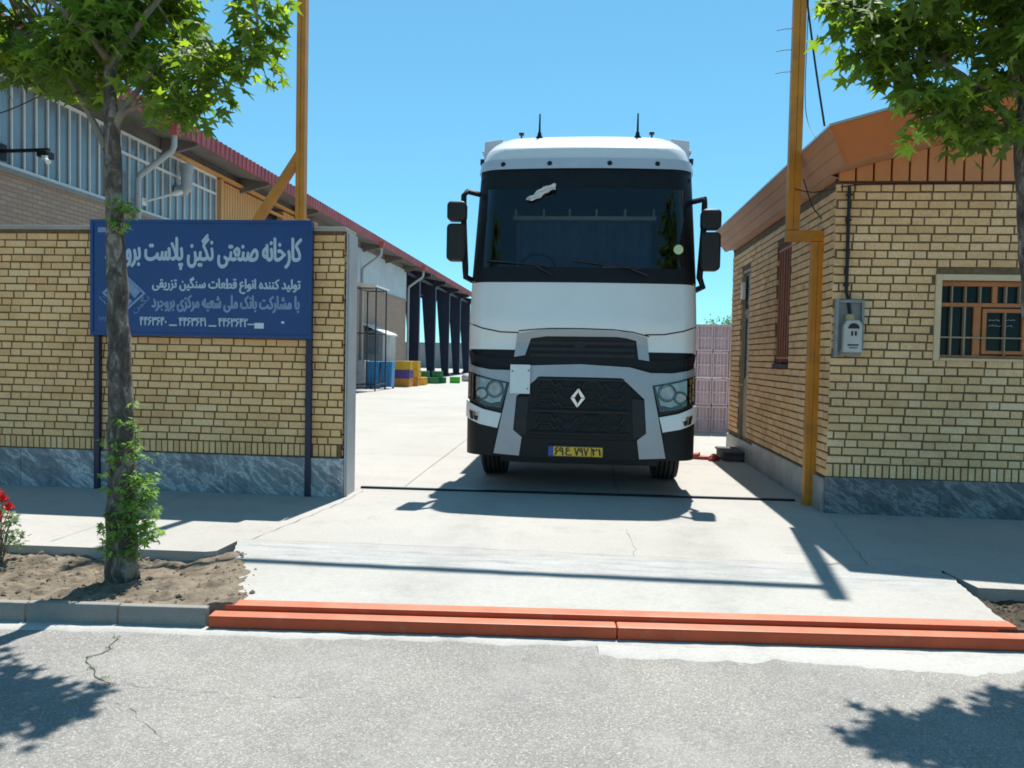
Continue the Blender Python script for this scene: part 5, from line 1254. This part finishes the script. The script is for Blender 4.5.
# sprouts and leafy shoots growing out of the left trunk
SPR = []
plane = [o for o in COL.objects if o.name == 'plane_tree'][0]
m = MB(); tw = MB()
for _ in range(120):
    z = random.choice([rnd(.12, .75), rnd(.12, .75), rnd(.12, .95), rnd(.12, .5), rnd(.12, .6)] + ([rnd(.75, 1.2)] if random.random() < .6 else []) + ([rnd(2.28, 2.48)] if random.random() < .6 else [])); a = rnd(-1.75, .9) if z < 2 else rnd(-1.2, .8)
    r = .10-.008*z; cx = -3.055-.025*z; p0 = Vector((cx+r*cos(a), 4.89+r*sin(a), z)); L_ = rnd(.02, .17)*(1.0 if z < .75 else .45)*(1 if a > -.9 else .4)
    p1 = p0+Vector((cos(a)*L_*.8, sin(a)*L_*.5, L_*.5)); tw.tube([p0, p1], [.004, .002], 4)
    cluster(m, p1, .045, random.randint(5, 9), .048, .3, .45, .3)
tw.build('shoots', TWIG, plane); m.build('sprouts', SPROUT, plane, fixn=False)
random.seed(23)
def pxr(x, y, Y=5.2): k = Y/5.2; return Vector(((1.479+(x-820)*.00633)*k, Y, 1.53+(2.268-(y-10)*.0064+ (x-820)*.00013)*k))
trunkR = [(3.02, 5.12, -.08), (3.01, 5.12, .12), (2.98, 5.12, .6), (2.93, 5.14, 1.3), (2.87, 5.17, 2.0), (2.81, 5.2, 2.75), (2.78, 5.2, 3.4), (2.8, 5.22, 4.2), (2.86, 5.22, 5.5)]
ptsR = crown_points((2.98, 5.2, 4.0), (1.20, .80, 1.08), 150, lambda w: (w.z < 2.95) or (w.x < 2.45 and w.z < 3.5) or (w.x < 1.95 and w.z > 4.1))
ptsR += crown_points((2.95, 5.25, 5.35), (.85, .65, .95), 40)
ptsR += [pxr(*a) for a in ((843, 8, 5.2), (850, 26, 5.1), (858, -6, 5.3), (862, 50, 5.2), (878, 56, 5.1), (893, 72, 5.2), (872, 20, 5.0), (890, 40, 5.2), (922, 88, 5.1), (915, 64, 5.3), (950, 110, 5.0), (962, 126, 5.2), (975, 136, 5.1), (988, 134, 5.3), (1008, 130, 5.0), (930, 92, 4.9), (955, 100, 5.2), (985, 96, 5.0), (1010, 90, 5.2), (930, 30, 5.0), (960, 50, 5.2), (990, 20, 5.1), (1015, 50, 4.9), (940, 122, 5.0))]
tree('plane_tree', 'leafy plane tree before the gatehouse window at the right edge', (3.02, 5.12, 0), trunkR, [.14, .12, .105, .098, .09, .085, .07, .05, .03],
     [(pxr(1010, 150), pxr(985, 110), pxr(925, 90), .030), (pxr(1012, 130), pxr(960, 60), pxr(870, 40), .026), (pxr(930, 88), pxr(890, 85), pxr(858, 55), .014), (pxr(1012, 100), pxr(1010, 50, 5.0), pxr(985, -30, 5.0), .03), (pxr(1018, 120), (3.3, 5.3, 3.6), (3.8, 5.4, 4.0), .03), (pxr(870, 38), pxr(850, 20), pxr(832, 5), .010)],
     ptsR, .118, 42, .19, LEAF, extra=[(pxr(915, 138, 4.75), .07, 9, .11, 1.0)])
# tree beyond the crate stack, shrub roses in the bed
random.seed(5)
c = (7.6, 42, 2.6); tree('bushy_tree', 'small round green tree far behind the crate stack and gatehouse', (c[0], c[1], 0), [(c[0], c[1], 0), (c[0], c[1], 1.2), (c[0]+.1, c[1], 2.6)], [.14, .1, .05], [((c[0], c[1], 1.2), (c[0]-.5, c[1], 1.8), (c[0]-.9, c[1], 2.5), .05), ((c[0], c[1], 1.3), (c[0]+.5, c[1], 1.8), (c[0]+.8, c[1]-.3, 2.6), .05)],
     crown_points(c, (1.5, 1.5, 1.3), 60), .16, 36, .38, FARLEAF)
random.seed(9)
t = thing('rose_bush', 'low rose bush with red flowers at the left edge of the soil bed', 'plant', (-4.24, 5.26, 0))
m = MB(); st = MB(); fl = []
for k in range(26):
    a = rnd(0, 6.28); r = rnd(.02, .22); h = rnd(.10, .36); b = Vector((-4.24+.03*cos(a), 5.26+.03*sin(a), -.05)); p = Vector((-4.24+r*cos(a), 5.26+r*sin(a), h)); st.tube(bezier(b, b.lerp(p, .4)+Vector((0, 0, .08)), p, 4), [.005, .004, .004, .003, .002], 4)
    cluster(m, p-Vector((0, 0, .03)), .07, 16, .045, .3, .5); fl.append(p)
st.build('stems', TWIG, t); m.build('foliage', ROSELEAF, t, fixn=False)
for p in ((-4.09, 5.12, .43), (-4.115, 5.10, .31), (-4.06, 5.14, .365), (-4.20, 5.2, .46), (-4.30, 5.1, .36)):
    m = MB(); c = Vector(p)
    for L_ in range(3):
        for k in range(6):
            a = k*1.047+L_*.5; d = Vector((cos(a), sin(a), 0)); s = Vector((-sin(a), cos(a), 0)); r = .036-.010*L_; z = .012*L_; h = .016+.01*L_
            m.add([c+Vector((0, 0, z-.02)), c+d*r*.7-s*r*.6+Vector((0, 0, z)), c+d*r*1.15+Vector((0, 0, z+h)), c+d*r*.7+s*r*.6+Vector((0, 0, z))], [(0, 1, 2, 3)])
    m.tube([c+Vector((0, 0, -.02)), Vector((-4.24, 5.24, .1))], .003, 4); m.build('flower', REDROSE, t, fixn=False)
# weeds along the crack in the road
random.seed(3); m = MB()
for (cx, cy) in [(x+rnd(-.02, .02), y+rnd(-.02, .02)) for x, y in CR[:6] for _ in range(2)]:
    for _ in range(12):
        a = rnd(0, 6.28); d = Vector((cos(a), sin(a), 0)); b = Vector((cx+rnd(-.02, .02), cy+rnd(-.02, .02), -.132)); L_ = rnd(.005, .014); s = Vector((-d.y, d.x, 0))*.002
        m.add([b-s, b+s, b+d*L_+Vector((0, 0, L_*.8))], [(0, 1, 2)], 0, rnd(.2, .9))
tag(m.build('weeds', ROSELEAF, org=(-2.5, 3.8, -.13), fixn=False), 'tiny green weeds growing in the road crack', None, None, 'stuff')

for o in list(bpy.data.objects):
    if '_o' in o: del o['_o']
